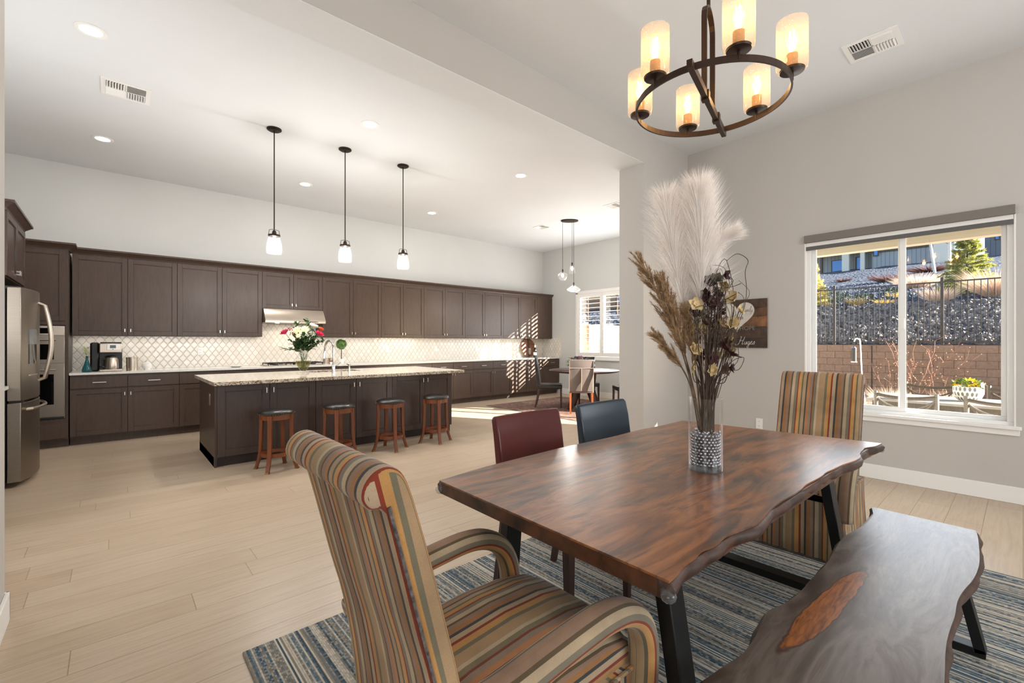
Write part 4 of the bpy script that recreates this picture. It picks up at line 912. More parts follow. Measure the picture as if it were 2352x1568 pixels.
# ------------------------------------------------------------ nook table, chairs
nx, ny = 6.92, 5.70
t = thing('round_table', 'round dark wood table with angled pedestal in the breakfast nook', 'table', (nx, ny, .008), world=True)
obj('tabletop', MB().lathe([(0, .715), (.60, .715), (.66, .728), (.685, .745), (.685, .753), (.675, .76), (0, .76)], (nx, ny, 0), 56), M_darkwood, t, smooth=True)
for k in range(4):
    a = math.radians(79+90*k); c, s = math.cos(a), math.sin(a)
    rg = [[(nx+c*r+s*w_, ny+s*r-c*w_, z) for r, w_ in ((r0, -.03), (r1, -.03), (r1, .03), (r0, .03))] for z, r0, r1 in ((.012, .30, .40), (.36, .10, .26), (.714, .04, .30))]
    obj('leg', MB().loft(rg), M_darkwood, t, bevel=.004)
parsons('nook_chair', 'black leather nook chair seen from the side, left of the round table', (6.60, 6.33, .008), math.radians(42), M_blackl, .45, .98, M_darkwood)
parsons('nook_chair', 'taupe leather nook chair with pale piping seen from behind', (6.50, 5.42, .008), math.radians(131+90-90), M_taupel, .44, .98, M_cherry, piping=True)
parsons('nook_chair', 'dark nook chair on the window side of the round table', (7.52, 6.12, .008), math.radians(-40), M_blackl, .45, .98, M_darkwood)
parsons('nook_chair', 'black leather nook chair cut off by the pillar, right of the round table', (7.42, 5.02, .008), math.radians(-130), M_blackl, .45, .98, M_darkwood)
M_leafg = plain('green_leaf', (84, 116, 56), .5, var=.35, vscale=40); M_leafd = plain('dark_green_leaf', (52, 78, 40), .5, var=.35, vscale=40)
def leaf(m, p, d, ln, w_, n=Vector((0, 0, 1)), droop=.15):
    p = Vector(p); d = Vector(d).normalized(); s = d.cross(n); s = s.normalized() if s.length > 1e-3 else Vector((1, 0, 0)); u = s.cross(d)
    rows = []
    for f, ww in ((0, .08), (.25, .8), (.5, 1), (.78, .65), (1, .04)):
        c = p+d*ln*f-u*ln*droop*f*f; rows.append([c-s*w_*ww/2+u*w_*.12, c, c+s*w_*ww/2+u*w_*.12])
    R = [[m.v(q) for q in r] for r in rows]
    for a, b in zip(R, R[1:]):
        for i in (0, 1): m.f([a[i], a[i+1], b[i+1], b[i]])
def rdir(up=0.3):
    a = random.uniform(0, 2*PI); z = random.uniform(-.4, 1)+up; v = Vector((math.cos(a), math.sin(a), z)); return v.normalized()
def leafclump(n, c, r, ln, w_, sc=(1, 1, 1), up=.3):
    m = MB()
    for _ in range(n):
        d = rdir(up); p = Vector(c)+Vector((d.x*sc[0], d.y*sc[1], d.z*sc[2]))*r*random.uniform(.3, 1); leaf(m, p, d+Vector((random.uniform(-.5, .5),)*3), ln*random.uniform(.7, 1.2), w_, Vector((random.uniform(-.4, .4), random.uniform(-.4, .4), 1)))
    return m
def bloom(m, c, r, layers=4, n=7, d=Vector((0, 0, 1)), flat=.0, w_=.6):
    d = Vector(d).normalized(); a = d.orthogonal().normalized(); b = d.cross(a)
    for L in range(layers):
        f = L/max(1, layers-1); tilt = (1-f)*1.25+.12 if not flat else flat+(1-f)*.3; rr = r*(1-.5*f)
        for k in range(n):
            an = 2*PI*(k+.5*L)/n+random.uniform(-.1, .1); rad = a*math.cos(an)+b*math.sin(an)
            leaf(m, Vector(c)+rad*r*.05+d*r*.15*f, rad*math.sin(tilt)+d*math.cos(tilt), rr, rr*w_, d, -.25 if not flat else .1)
fb = thing('flower_bowl', 'low bowl of green leaves and purple flowers on the nook table', 'centerpiece', (nx-.05, ny+.08, .76), world=True)
obj('bowl', MB().lathe([(.06, 0), (.10, .03), (.12, .08), (.115, .08), (.09, .03), (0, .02)], (nx-.05, ny+.08, .761), 24), M_white, fb, smooth=True)
obj('leaves', leafclump(90, (nx-.05, ny+.08, .86), .16, .11, .045, (1.2, 1.2, .6)), M_leafg, fb)
m = MB()
for _ in range(12): bloom(m, (nx-.05+random.uniform(-.14, .14), ny+.08+random.uniform(-.14, .14), .92+random.uniform(0, .10)), .04, 3, 6)
obj('blossoms', m, plain('purple_petal', (176, 120, 158), .6, var=.2, vscale=30), fb)

# ------------------------------------------------------------ things on the kitchen counter
ZC = .9155
bx_, by_ = -.245, 7.93
t = thing('bud_vase', 'teal glass bud vase with pale green sprigs left of the coffee maker', 'vase', (bx_, by_, ZC), world=True)
obj('glass', MB().lathe([(.0, 0), (.045, .0), (.05, .01), (.047, .04), (.022, .12), (.013, .16), (.012, .20), (.016, .205), (.010, .195)], (bx_, by_, ZC), 24, cap=False), M_teal, t, smooth=True)
m = MB()
for k in range(5):
    d = Vector((random.uniform(-.4, .4), random.uniform(-.4, .4), 1)); p = Vector((bx_, by_, ZC+.2)); m.tube([(bx_, by_, ZC+.03), p, p+d*.05], .0015, 5)
    for j in range(5): leaf(m, p+d*(.02+.02*j), d+rdir()*.6, .035, .014)
obj('sprigs', m, plain('pale_green_leaf', (178, 190, 128), .6, var=.2), t)
cmx, cmy = -.02, 8.10
cm = thing('coffee_maker', 'stainless and black drip coffee maker with carafe on the wall counter', 'coffee maker', (cmx, cmy, ZC), world=True)
obj('base', MB().box(cmx-.11, cmy-.17, ZC, cmx+.12, cmy+.14, ZC+.03), M_steel, cm, bevel=.008)
obj('column', MB().box(cmx-.11, cmy+.0, ZC+.03, cmx+.12, cmy+.14, ZC+.25), M_blackpl, cm, bevel=.004)
obj('brew_head', MB().box(cmx-.11, cmy-.14, ZC+.245, cmx+.12, cmy+.14, ZC+.37), M_steel, cm, bevel=.01)
obj('lid', MB().box(cmx-.10, cmy-.12, ZC+.37, cmx+.11, cmy+.13, ZC+.385), M_blackpl, cm, bevel=.005)
hd_ = obj('control_panel', MB().box(cmx-.035, cmy-.144, ZC+.28, cmx+.10, cmy-.139, ZC+.36), M_nickel, cm, bevel=.003)
obj('screen', MB().box(cmx-.005, cmy-.147, ZC+.305, cmx+.055, cmy-.143, ZC+.345), plain('lcd_grey', (96, 104, 104), .2), hd_)
obj('dial', MB().box(cmx+.02, cmy-.147, ZC+.287, cmx+.03, cmy-.143, ZC+.295), M_blackpl, hd_)
cf = obj('carafe', MB().lathe([(0, .031), (.072, .032), (.075, .05), (.068, .15), (.055, .18), (.0, .185)], (cmx+.01, cmy-.075, ZC), 28), M_steel, cm, smooth=True)
obj('carafe_handle', MB().tube([(cmx-.045, cmy-.10, ZC+.16), (cmx-.10, cmy-.12, ZC+.16), (cmx-.105, cmy-.12, ZC+.08), (cmx-.06, cmy-.10, ZC+.06)], .009, 8), M_blackpl, cf, smooth=True)
obj('carafe_lid', MB().lathe([(.056, .181), (.056, .2), (.02, .21), (0, .21)], (cmx+.01, cmy-.075, ZC), 20), M_blackpl, cf)
obj('water_tank', MB().box(cmx-.20, cmy-.02, ZC, cmx-.112, cmy+.16, ZC+.38), M_blackpl, cm, bevel=.02)
x, y = .20, 8.04
t = thing('steel_canister', 'cylindrical stainless steel canister beside the coffee maker', 'canister', (x, y, ZC), world=True)
obj('body', MB().lathe([(0, 0), (.062, 0), (.062, .16), (0, .16)], (x, y, ZC), 30), M_steel, t, smooth=True); obj('lid', MB().lathe([(.064, .161), (.064, .18), (0, .182)], (x, y, ZC), 30), M_steel, t, smooth=True)
x, y = .36, 8.12
t = thing('sugar_bowl', 'small white lidded sugar bowl right of the steel canister', 'bowl', (x, y, ZC), world=True)
obj('body', MB().lathe([(0, 0), (.035, 0), (.035, .012), (.058, .04), (.06, .065), (.048, .085), (0, .085)], (x, y, ZC), 24), M_white, t, smooth=True); obj('lid', MB().lathe([(.05, .086), (.03, .10), (.008, .105), (.009, .118), (0, .12)], (x, y, ZC), 24), M_white, t, smooth=True)
x, y = 1.42, 8.00
one('shallow_dish', MB().lathe([(0, .0), (.05, 0), (.10, .022), (.098, .024), (.05, .006), (0, .006)], (x, y, ZC), 28), M_white, 'shallow pale dish left of the cooktop', 'dish', loc=(x, y, ZC), smooth=True)
for k, (x, l) in enumerate(((2.86, 'left one of two small steel cups right of the cooktop'), (2.955, 'right one of two small steel cups right of the cooktop'))):
    y = 8.30; one('steel_cup', MB().lathe([(0, 0), (.036, 0), (.04, .10), (.036, .10), (.033, .008), (0, .006)], (x, y, ZC), 24), M_steel, l, 'cup', loc=(x, y, ZC), smooth=True)
x, y = 2.86, 7.98
t = thing('succulent_pot', 'tiny pot with an orange plant between cooktop and faucet', 'potted plant', (x, y, ZC), world=True)
obj('pot', MB().lathe([(0, 0), (.025, 0), (.032, .04), (.028, .04), (0, .035)], (x, y, ZC), 16), M_white, t); m = MB()
for _ in range(26): leaf(m, (x, y, ZC+.04), rdir(.6), .05, .014)
obj('leaves', m, plain('orange_leaf', (206, 132, 62), .6, var=.2), t)
x, y = 3.12, 8.22
t = thing('topiary_ball', 'green moss topiary ball on a thin trunk behind the faucet', 'topiary', (x, y, ZC), world=True)
obj('pot', MB().lathe([(0, 0), (.045, 0), (.055, .08), (.05, .08), (0, .07)], (x, y, ZC), 20), M_white, t, smooth=True)
obj('trunk', MB().tube([(x, y, ZC+.07), (x+.003, y, ZC+.2), (x, y, ZC+.28)], .008, 8), plain('trunk_brown', (92, 66, 48), .8), t, smooth=True)
m = MB(); m.sphere((x, y, ZC+.345), .088, 3)
for v in m.bm.verts: v.co += (v.co-Vector((x, y, ZC+.345))).normalized()*random.uniform(-.008, .01)
for _ in range(260):
    d = rdir(-.3) if random.random() < .7 else rdir(.3); leaf(m, Vector((x, y, ZC+.345))+d*.082, d+rdir()*.9, .022, .014)
obj('foliage', m, M_leafg, t)
# tray, champagne and flutes
x, y = 7.96, 8.375
t = thing('wooden_tray', 'round brown wooden tray leaning on the tile at the end of the counter', 'tray', (x, y, ZC), world=True)
TT = Matrix.Translation((x, y+.0, ZC+.245)) @ Matrix.Rotation(math.radians(-9), 4, 'X') @ Matrix.Rotation(PI/2, 4, 'X')
m = MB(); m.T = TT; m.lathe([(0, -.008), (.235, -.008), (.245, 0), (.235, .010), (0, .010)], (0, 0, 0), 44); obj('disc', m, plain('barrel_oak', (112, 72, 48), .55, var=.3, vscale=14), t, smooth=True)
m = MB(); m.T = TT
for a in (-.08, .0, .08): m.box(-.2, a-.002, .010, .2, a+.002, .0115)
m.box(-.03, -.23, .010, .03, .23, .013); obj('plank_lines', m, M_darkwood, t)
for x, l, yy in ((7.77, 'left champagne flute in front of the wooden tray', 8.12), (8.17, 'right champagne flute in front of the wooden tray', 8.16)):
    t = thing('champagne_flute', l, 'glass', (x, yy, ZC), world=True, group='champagne flutes by the tray')
    obj('foot', MB().lathe([(.034, 0), (.03, .004), (.004, .008), (.004, .07)], (x, yy, ZC), 20), M_glass, t, smooth=True)
    obj('bowl', MB().lathe([(.004, .07), (.018, .085), (.028, .13), (.03, .19), (.028, .235)], (x, yy, ZC), 20, cap=False), M_seed, t, smooth=True)
x, y = 7.99, 8.16
t = thing('champagne_bottle', 'dark champagne bottle with a pale foil top between the flutes', 'bottle', (x, y, ZC), world=True)
obj('body', MB().lathe([(0, 0), (.04, 0), (.043, .01), (.043, .16), (.03, .21), (.016, .25), (.014, .26)], (x, y, ZC), 24), plain('bottle_green', (24, 34, 26), .1), t, smooth=True)
obj('foil', MB().lathe([(.0155, .235), (.0165, .29), (.018, .31), (0, .314)], (x, y, ZC), 20), plain('foil_cream', (224, 216, 196), .35), t, smooth=True); obj('bottle_label', MB().lathe([(.0435, .06), (.0435, .13)], (x, y, ZC), 24, cap=False), M_white, t, smooth=True)

# ------------------------------------------------------------ island bouquet
vx, vy, vz = 1.80, 6.0, .9035
iv = thing('glass_vase', 'clear curvy glass vase of water holding the mixed bouquet on the island', 'vase', (vx, vy, vz), world=True)
obj('glass', MB().lathe([(0, .0), (.062, .0), (.066, .006), (.03, .022), (.03, .032), (.05, .06), (.082, .12), (.092, .17), (.085, .20), (.060, .225), (.052, .25), (.054, .29), (.066, .33)], (vx, vy, vz), 36, cap=False), M_glass, iv, smooth=True)
obj('water', MB().lathe([(0, .034), (.03, .036), (.048, .062), (.078, .12), (.086, .165), (.0, .168)], (vx, vy, vz), 32), M_water, iv, smooth=True)
M_stem = plain('flower_stem', (96, 112, 52), .6)
def stem(nm, tip, mat, label, kind, r=.05):
    tp = Vector((vx, vy, vz))+Vector(tip); t = thing(nm, label, 'flower', (vx, vy, vz+.04), world=True, group=None)
    b = Vector((vx+random.uniform(-.03, .03), vy+random.uniform(-.03, .03), vz+.05)); mid = Vector((vx+tip[0]*.25, vy+tip[1]*.25, vz+.27))
    obj('stem', MB().tube(dense([tuple(b), tuple(mid), tuple(tp)], 5) if False else [b, b.lerp(mid, .6), mid, mid.lerp(tp, .5)+Vector((0, 0, .01)), tp], .0028, 6), M_stem, t)
    d = (tp-mid).normalized(); m = MB()
    if kind == 'rose': bloom(m, tp, r, 5, 6, d, w_=.95); m.sphere(tp+d*r*.3, r*.42, 2)
    elif kind == 'daisy': d = (d*.5+Vector((-.5, -.75, .3))).normalized(); bloom(m, tp, r, 3, 16, d, flat=1.1, w_=.28)
    elif kind == 'spray':
        for _ in range(14): q = tp+rdir(0)*r*random.uniform(.4, 1.3); m.sphere(q, .008, 1)
    obj('blossom', m, mat, t)
    if kind == 'daisy': obj('flower_eye', MB().sphere(tp+d*.006, r*.22, 1), plain('pollen_green', (176, 186, 84), .7), t)
    m = MB()
    for _ in range(3): q = mid.lerp(tp, random.uniform(.15, .8)); leaf(m, q, rdir(.2), .07, .035)
    obj('leaf', m, M_leafd, t)
def SX(r, u, z): # offset: r across the view (right +), u along depth
    return (r*.75+u*.66, -r*.66+u*.75, z)
M_pink = plain('magenta_petal', (206, 50, 96), .55, var=.15, vscale=30); M_cream = plain('cream_petal', (240, 232, 178), .6, var=.06); M_whitep = plain('white_petal', (242, 236, 224), .6, var=.04); M_orange = plain('orange_petal', (228, 112, 60), .55, var=.12); M_berry = plain('red_berry', (150, 60, 56), .5, var=.3)
stem('rose_stem', SX(-.225, 0, .505), M_pink, 'dark pink rose at the left of the island bouquet', 'rose', .062)
stem('rose_stem', SX(.205, -.03, .485), M_pink, 'bright pink rose at the right of the island bouquet', 'rose', .065)
stem('rose_stem', SX(.20, .04, .55), M_orange, 'orange rose above the bright pink one in the island bouquet', 'rose', .045)
stem('daisy_stem', SX(-.055, -.05, .545), M_cream, 'left cream daisy in the middle of the island bouquet', 'daisy', .062)
stem('daisy_stem', SX(.035, -.04, .555), M_cream, 'right cream daisy in the middle of the island bouquet', 'daisy', .06)
stem('daisy_stem', SX(-.02, -.09, .475), M_cream, 'small low cream daisy in the island bouquet', 'daisy', .035)
stem('carnation_stem', SX(.125, .02, .575), M_whitep, 'white carnation at the top right of the island bouquet', 'rose', .065)
stem('berry_spray', SX(-.15, .02, .55), M_berry, 'dull red berry spray between the left rose and the daisies', 'spray', .06)
stem('berry_spray', SX(-.11, .0, .50), M_berry, 'lower dull red berry spray in the island bouquet', 'spray', .05)
for k, (o, l) in enumerate(((SX(.02, .03, .66), 'tall eucalyptus sprig at the top of the bouquet'), (SX(-.20, -.02, .30), 'drooping leafy sprig at the left of the bouquet'), (SX(.24, 0, .40), 'leafy sprig reaching out right of the bouquet'), (SX(.0, -.06, .40), 'dense dark foliage sprig in the bouquet centre'), (SX(.09, -.03, .46), 'dark leafy sprig on the right half of the bouquet'), (SX(-.09, 0, .60), 'broad leaf sprig behind the daisies'))):
    t = thing('greenery_sprig', l, 'foliage', (vx, vy, vz+.04), world=True); b = Vector((vx, vy, vz)); mid = b+Vector((o[0]*.2, o[1]*.2, .27)); tp = b+Vector(o)
    obj('stem', MB().tube([b+Vector((random.uniform(-.03, .03), random.uniform(-.03, .03), .05)), mid, mid.lerp(tp, .6)+Vector((0, 0, .03)), tp], .0024, 6), M_stem, t); m = MB()
    for _ in range(70 if k in (3, 4) else 16): q = mid.lerp(tp, random.uniform(.05, 1.05))+rdir(0)*(.075 if k in (3, 4) else .025); leaf(m, q, rdir(.1)+(tp-mid).normalized()*.5, .075, .04)
    obj('leaves', m, M_leafd, t)

# ------------------------------------------------------------ dining vase with dried stems
vx, vy, vz = 1.862, .882, ZT+.0005
t = thing('cylinder_vase', 'tall clear glass cylinder vase holding the dried arrangement on the dining table', 'vase', (vx, vy, vz), world=True)
R0 = .0665
obj('glass', MB().lathe([(0, .002), (R0-.004, .002), (R0, .006), (R0, .300), (R0-.003, .302), (R0-.0035, .298), (R0-.0035, .024), (0, .022)], (vx, vy, vz), 48, cap=False), M_glass, t, smooth=True)
obj('base', MB().lathe([(0, 0.0), (R0-.004, 0.0), (R0-.001, .004), (R0-.001, .020), (R0-.005, .0215), (0, .0215)], (vx, vy, vz), 48), glassy('thick_glass', (214, 222, 226), .10, (236, 240, 244)), t, smooth=True)
def bead():
    t = NT('glass_beads'); n = t.noise(t.coord(), 70, 2)
    t.set(col=t.ramp(n, [(.3, (120, 124, 134)), (.7, (206, 208, 212))]), rough=.05, metal=.75); return t.m
m = MB(); rb = .0068; lay = 0; z = vz+.030
random.seed(3)
while z < vz+.168:
    for ring, rr in enumerate((R0-.0125, R0-.026, R0-.040)):
        n = int(2*PI*rr/(rb*2.08))
        for i in range(n):
            if z > vz+.155 and random.random() < .45: continue
            a = 2*PI*(i+.5*(lay % 2))/n+ring; m.sphere((vx+rr*math.cos(a), vy+rr*math.sin(a), z+random.uniform(-.001, .001)), rb, 1)
    z += rb*1.75; lay += 1
one('glass_beads', m, bead(), 'clear glass beads filling the lower half of the cylinder vase', 'beads', kind='stuff', loc=(vx, vy, vz+.02), smooth=True)
RGT = Vector((.749, -.662, 0)); FWD = Vector((.662, .749, 0)); UP = Vector((0, 0, 1)); VB = Vector((vx, vy, vz))
def sp(r, z, d=0): return VB+RGT*r+UP*z+FWD*d
def spline(P, n=6):
    P = [Vector(p) for p in P]; o = []
    for i in range(len(P)-1):
        p0, p1, p2, p3 = P[max(i-1, 0)], P[i], P[i+1], P[min(i+2, len(P)-1)]
        for k in range(n): t_ = k/n; o.append(.5*((2*p1)+(p2-p0)*t_+(2*p0-5*p1+4*p2-p3)*t_*t_+(3*p1-p0-3*p2+p3)*t_**3))
    return o+[P[-1]]
def strand(m, p, d, ln, w_, curve):
    d = d.normalized(); s = d.cross(Vector((random.uniform(-1, 1), random.uniform(-1, 1), random.uniform(-1, 1)))); s = s.normalized()*w_
    prev = [m.v(p-s), m.v(p+s)]; q = p
    for k in range(1, 5):
        f = k/4; q = q+(d+curve*f).normalized()*ln/4
        if k == 4: m.f([prev[0], prev[1], m.v(q)])
        else: nx_ = [m.v(q-s*(1-f*.8)), m.v(q+s*(1-f*.8))]; m.f([prev[0], prev[1], nx_[1], nx_[0]]); prev = nx_
def hairm(name, c1, c2, tr=.35):
    t = NT(name); n = t.noise(t.coord(), 30, 2); c = t.ramp(n, [(.3, c1), (.7, c2)]); d = t.n('BsdfDiffuse', {0: c}); tl = t.n('BsdfTranslucent', {0: c}); mx = t.n('MixShader', {0: tr, 1: d.outputs[0], 2: tl.outputs[0]}); t.l(mx.outputs[0], t.o.inputs[0]); return t.m
M_pamp = hairm('white_plume', (252, 244, 238), (255, 252, 248), .4); M_tan = hairm('tan_plume', (156, 126, 96), (206, 176, 140)); M_stalk = plain('dried_stalk', (98, 80, 62), .8, var=.2)
def plume(label, pts, n, ln, spread, w_, start=.35, droop=.3, side=0):
    t = thing('pampas_plume', label, 'dried plume', tuple(VB+UP*.17), world=True, group=None); S = spline(pts, 8)
    obj('stalk', MB().tube(S, .0026, 6), M_stalk if False else plain('pale_stalk', (206, 184, 160), .8), t); m = MB(); N = len(S)
    for _ in range(n):
        f = start+(1-start)*random.random()**.85; q = f*(N-1); i = min(int(q), N-2); p = S[i].lerp(S[i+1], q-i); d = (S[i+1]-S[i]).normalized()
        r = Vector((random.gauss(0, 1), random.gauss(0, 1), random.gauss(0, .6))); r = (r-d*r.dot(d)).normalized(); env = math.sin(min(1, (f-start)/(1-start)*1.0)*PI*.80+.35)
        L = ln*(.45+.75*env)*random.uniform(.7, 1.15); dd = d*random.uniform(.75, 1.35)+r*spread*random.uniform(.5, 1.2)+RGT*side*random.random(); strand(m, p, dd, L, w_, r*.25+Vector((0, 0, -droop))*random.uniform(.2, 1))
    obj('plume', m, M_pamp, t); return t
plume('white feathery pampas plume, the tallest at the top centre of the arrangement', [sp(.0, .17), sp(-.01, .4), sp(-.02, .70), sp(-.02, .95), sp(-.025, 1.15)], 4600, .17, .44, .0009, .48, .12)
plume('white feathery pampas plume leaning left behind the tallest one', [sp(-.015, .17, .02), sp(-.03, .4, .03), sp(-.075, .66, .04), sp(-.125, .94, .04), sp(-.15, 1.13, .04)], 3600, .15, .50, .0009, .46, .2)
plume('white pampas plume curling out to the upper right', [sp(.0, .17, -.01), sp(.005, .45), sp(.02, .72), sp(.03, .87), sp(.055, .94), sp(.105, .985, -.02)], 1700, .095, .45, .0008, .45, .25)
plume('lower white pampas plume behind the dried flowers', [sp(.005, .17, .01), sp(.0, .40, .05), sp(-.01, .62, .09), sp(.01, .84, .11)], 2600, .20, .8, .0009, .48, .2)
def tanplume(label, pts, n, ln):
    t = thing('dried_grass_plume', label, 'dried grass', tuple(VB+UP*.17), world=True); S = spline(pts, 8); N = len(S)
    obj('stalk', MB().tube(S, .0035, 6), M_stalk, t); m = MB()
    for b in range(n):
        f = .48+.52*b/n; q = f*(N-1); i = min(int(q), N-2); p = S[i].lerp(S[i+1], q-i); d = (S[i+1]-S[i]).normalized(); r = Vector((random.gauss(0, 1), random.gauss(0, 1), random.gauss(0, 1))); r = (r-d*r.dot(d)).normalized()
        L = ln*(1.15-f*.75)*random.uniform(.6, 1.1); dd = (d+r*.30).normalized(); e = p+dd*L+Vector((0, 0, -.01))
        for k in range(95):
            g = random.random(); pp = p.lerp(e, g); strand(m, pp, dd+Vector((random.gauss(0, .3), random.gauss(0, .3), random.gauss(0, .3))),   .019, .0009, Vector((0, 0, -.1)))
    obj('plume', m, M_tan, t)
tanplume('tall tan dried grass plume leaning far left out of the vase', [sp(-.02, .17), sp(-.05, .32), sp(-.10, .50), sp(-.17, .68), sp(-.265, .86)], 80, .20)
tanplume('tan dried grass plume just inside the leftmost one', [sp(-.02, .17, -.01), sp(-.045, .32), (sp(-.085, .48)), sp(-.13, .64), sp(-.175, .78)], 70, .18)
tanplume('short tan dried grass plume with low drooping branches at the left', [sp(-.025, .17, .01), sp(-.06, .34), sp(-.10, .43), sp(-.15, .50), sp(-.205, .56)], 36, .13)
tanplume('upright tan grass plume nearest the dried flowers', [sp(-.015, .17, .0), sp(-.035, .36), sp(-.06, .52), sp(-.08, .66)], 50, .14)
M_twig = plain('dried_twig', (72, 56, 44), .8, var=.25); M_pet = [plain('dried_brown_petal', (66, 42, 32), .6, var=.3), plain('dried_cream_petal', (222, 198, 148), .7, var=.12), plain('dried_maroon_petal', (60, 26, 30), .6, var=.2), plain('dried_olive_petal', (86, 80, 60), .6, var=.2)]
specs = [(-.045, .56, 1), (-.05, .46, 1), (-.055, .37, 1), (.10, .58, 1), (.10, .48, 1), (.02, .44, 1), (.06, .35, 1), (.09, .64, 1), (-.02, .38, 1), (.03, .70, 0), (.05, .67, 0), (.0, .60, 2), (.04, .62, 3), (-.02, .53, 2), (.055, .55, 0), (.02, .50, 2), (-.035, .40, 3), (.07, .40, 0), (.085, .35, 2), (.015, .335, 2), (.075, .30, 2), (.05, .45, 3), (.0, .56, 0), (.065, .61, 0), (.03, .66, 3), (-.03, .48, 0), (.11, .42, 1), (.02, .29, 1), (-.06, .30, 1), (.12, .53, 1), (.08, .53, 0), (.045, .50, 0), (-.01, .46, 1), (.05, .38, 2), (.03, .57, 2), (-.045, .52, 3), (.105, .37, 1), (.06, .48, 1), (.0, .35, 0), (.035, .40, 3), (.09, .29, 0), (-.03, .33, 2), (.06, .68, 2), (.01, .65, 0)]
pn = ['brown', 'cream', 'maroon', 'olive']
cnt = set()
for i, (r, z, k) in enumerate(specs):
    z += .13; d = random.uniform(-.05, .05); tip = sp(r, z, d); t = thing('dried_flower', '%s dried flower, %s %s of the dried bunch in the vase' % (pn[k], ['lowest', 'lower', 'middle', 'upper', 'top'][min(4, int((z-.40)/.09))], ['left', 'centre', 'right'][0 if r < 0 else 1 if r < .06 else 2]), 'dried flower', tuple(VB+UP*.17), world=True, group='%s dried flowers in the vase' % pn[k])
    if t['label'] in cnt: t['label'] += ', farther back' if d > 0 else ', nearer the camera'
    cnt.add(t['label'])
    S = spline([sp(r*.12+random.uniform(-.02, .02), .14, d*.3), sp(r*.35, .34, d*.6), sp(r*.8+random.uniform(-.015, .015), z*.75+.05, d), tip], 5); obj('stem', MB().tube(S, .0019, 5), M_twig, t)
    m = MB(); dr = (rdir(.1)-FWD*.9).normalized(); bloom(m, tip, random.uniform(.026, .040), 2, random.choice((4, 5, 6)), dr, flat=random.uniform(.4, .95), w_=random.uniform(.6, .9)); obj('petals', m, M_pet[k], t)
m = MB()
for i in range(46):
    r = random.uniform(-.05, .12); z = random.uniform(.55, .88); d = random.uniform(-.06, .06)
    P = [sp(r*.12+random.uniform(-.025, .02), .13, d*.4), sp(r*.35, .36, d*.6), sp(r+random.uniform(-.03, .03), z*.8, d)]
    a = random.uniform(0, 6); rad = random.uniform(.02, .06); c = sp(r, z, d); P += [c+RGT*rad*math.cos(a+q)+UP*rad*math.sin(a+q)+FWD*random.uniform(-.02, .02) for q in (0, 1.2, 2.4, 3.6)]
    m.tube(spline(P, 5), random.uniform(.0008, .0015), 4)
for P in ([sp(-.03, .6), sp(-.09, .67), sp(-.15, .68), sp(-.13, .73), sp(-.17, .72)], [sp(.05, .3), sp(.10, .44), sp(.16, .47), (sp(.14, .42)), sp(.09, .42)], [sp(0, .3), sp(-.04, .5), sp(-.09, .62), sp(-.04, .70)]): m.tube(spline(P, 6), .0014, 5)
tag(one('curly_twigs', m, M_twig, 'tangle of thin dark curly twigs around the dried flowers in the vase', 'twigs', kind='stuff', loc=tuple(VB+UP*.17)))
# ------------------------------------------------------------ outdoors
import numpy as np
s_, c_ = math.sin(math.radians(41.48)), math.cos(math.radians(41.48))
def at(u, v, X):      # a point of the photograph at the distance plane X
    dx = (u-1176)/1038; dz = -(v-785.5)/1038; t = X/(s_+c_*dx); return Vector((X, t*(c_-s_*dx), 1.30+t*dz))
M_conc = plain('patio_concrete', (142, 138, 132), .85, var=.08, vscale=4); M_mulch = plain('brown_mulch', (132, 106, 84), .95, var=.4, vscale=30, bump=.6, bscale=40)
M_soffit = plain('patio_soffit', (146, 146, 130), .8); M_beam = plain('patio_beam_paint', (182, 178, 164), .8)
one('patio_slab', MB().box(5.6, -5, -.25, 9.6, 2.96, -.10), M_conc, 'pale concrete patio slab outside the dining window', 'patio', kind='structure', loc=(7, 0, -.1))
one('garden_bed', MB().box(9.6, -9, -.35, 16.7, 18, -.12).box(8.72, 2.96, -.35, 9.6, 18, -.12), M_mulch, 'brown mulch garden bed between patio and block wall', 'ground', kind='structure', loc=(13, 0, -.12))
one('patio_roof', MB().box(5.6, -5.2, 2.75, 8.4, 2.965, 2.85), M_soffit, 'cream soffit of the covered patio roof', 'roof', kind='structure', loc=(7, 0, 2.8))
one('patio_beam', MB().box(8.22, -5.2, 2.64, 8.40, 2.965, 2.749), M_beam, 'cream beam along the outer edge of the patio roof', 'beam', kind='structure', loc=(8.3, 0, 2.7))
def blockm():
    t = NT('split_face_block'); tc = t.n('TexCoord'); s = t.n('SeparateXYZ', {0: tc.outputs['Object']}); v = t.n('CombineXYZ', {0: s.outputs[1], 1: s.outputs[2]}).outputs[0]
    br = t.n('TexBrick', {'Vector': v, 'Scale': 1, 'Color1': (.2, .2, .2, 1), 'Color2': (.8, .8, .8, 1), 'Mortar Size': .006, 'Brick Width': .405, 'Row Height': .203}, offset=.5)
    n = t.noise(t.coord(), 14, 5, .7); c = t.mix(.6, t.ramp(br.outputs[0], [(.2, (132, 108, 90)), (.8, (154, 126, 104))]), t.ramp(n, [(.3, (122, 98, 82)), (.7, (166, 138, 116))]))
    c = t.mix(t.ramp(t.noise(t.coord(loc=(3, 1, 0)), 2.2, 5, .7), [(.6, (0, 0, 0)), (.7, (110, 110, 110))]), c, lin((206, 190, 182)))
    c = t.mix(br.outputs[1], c, lin((96, 76, 66))); t.set(col=c, rough=.9, spec=.2); t.bump(t.math('SUBTRACT', n, br.outputs[1]), .7, .03); return t.m
bw = MB().box(16.7, -9, -.35, 16.95, 17, 1.22); one('block_wall', bw, blockm(), 'tan split-face block retaining wall behind the patio', 'retaining wall', kind='structure', loc=(16.7, 0, .002))
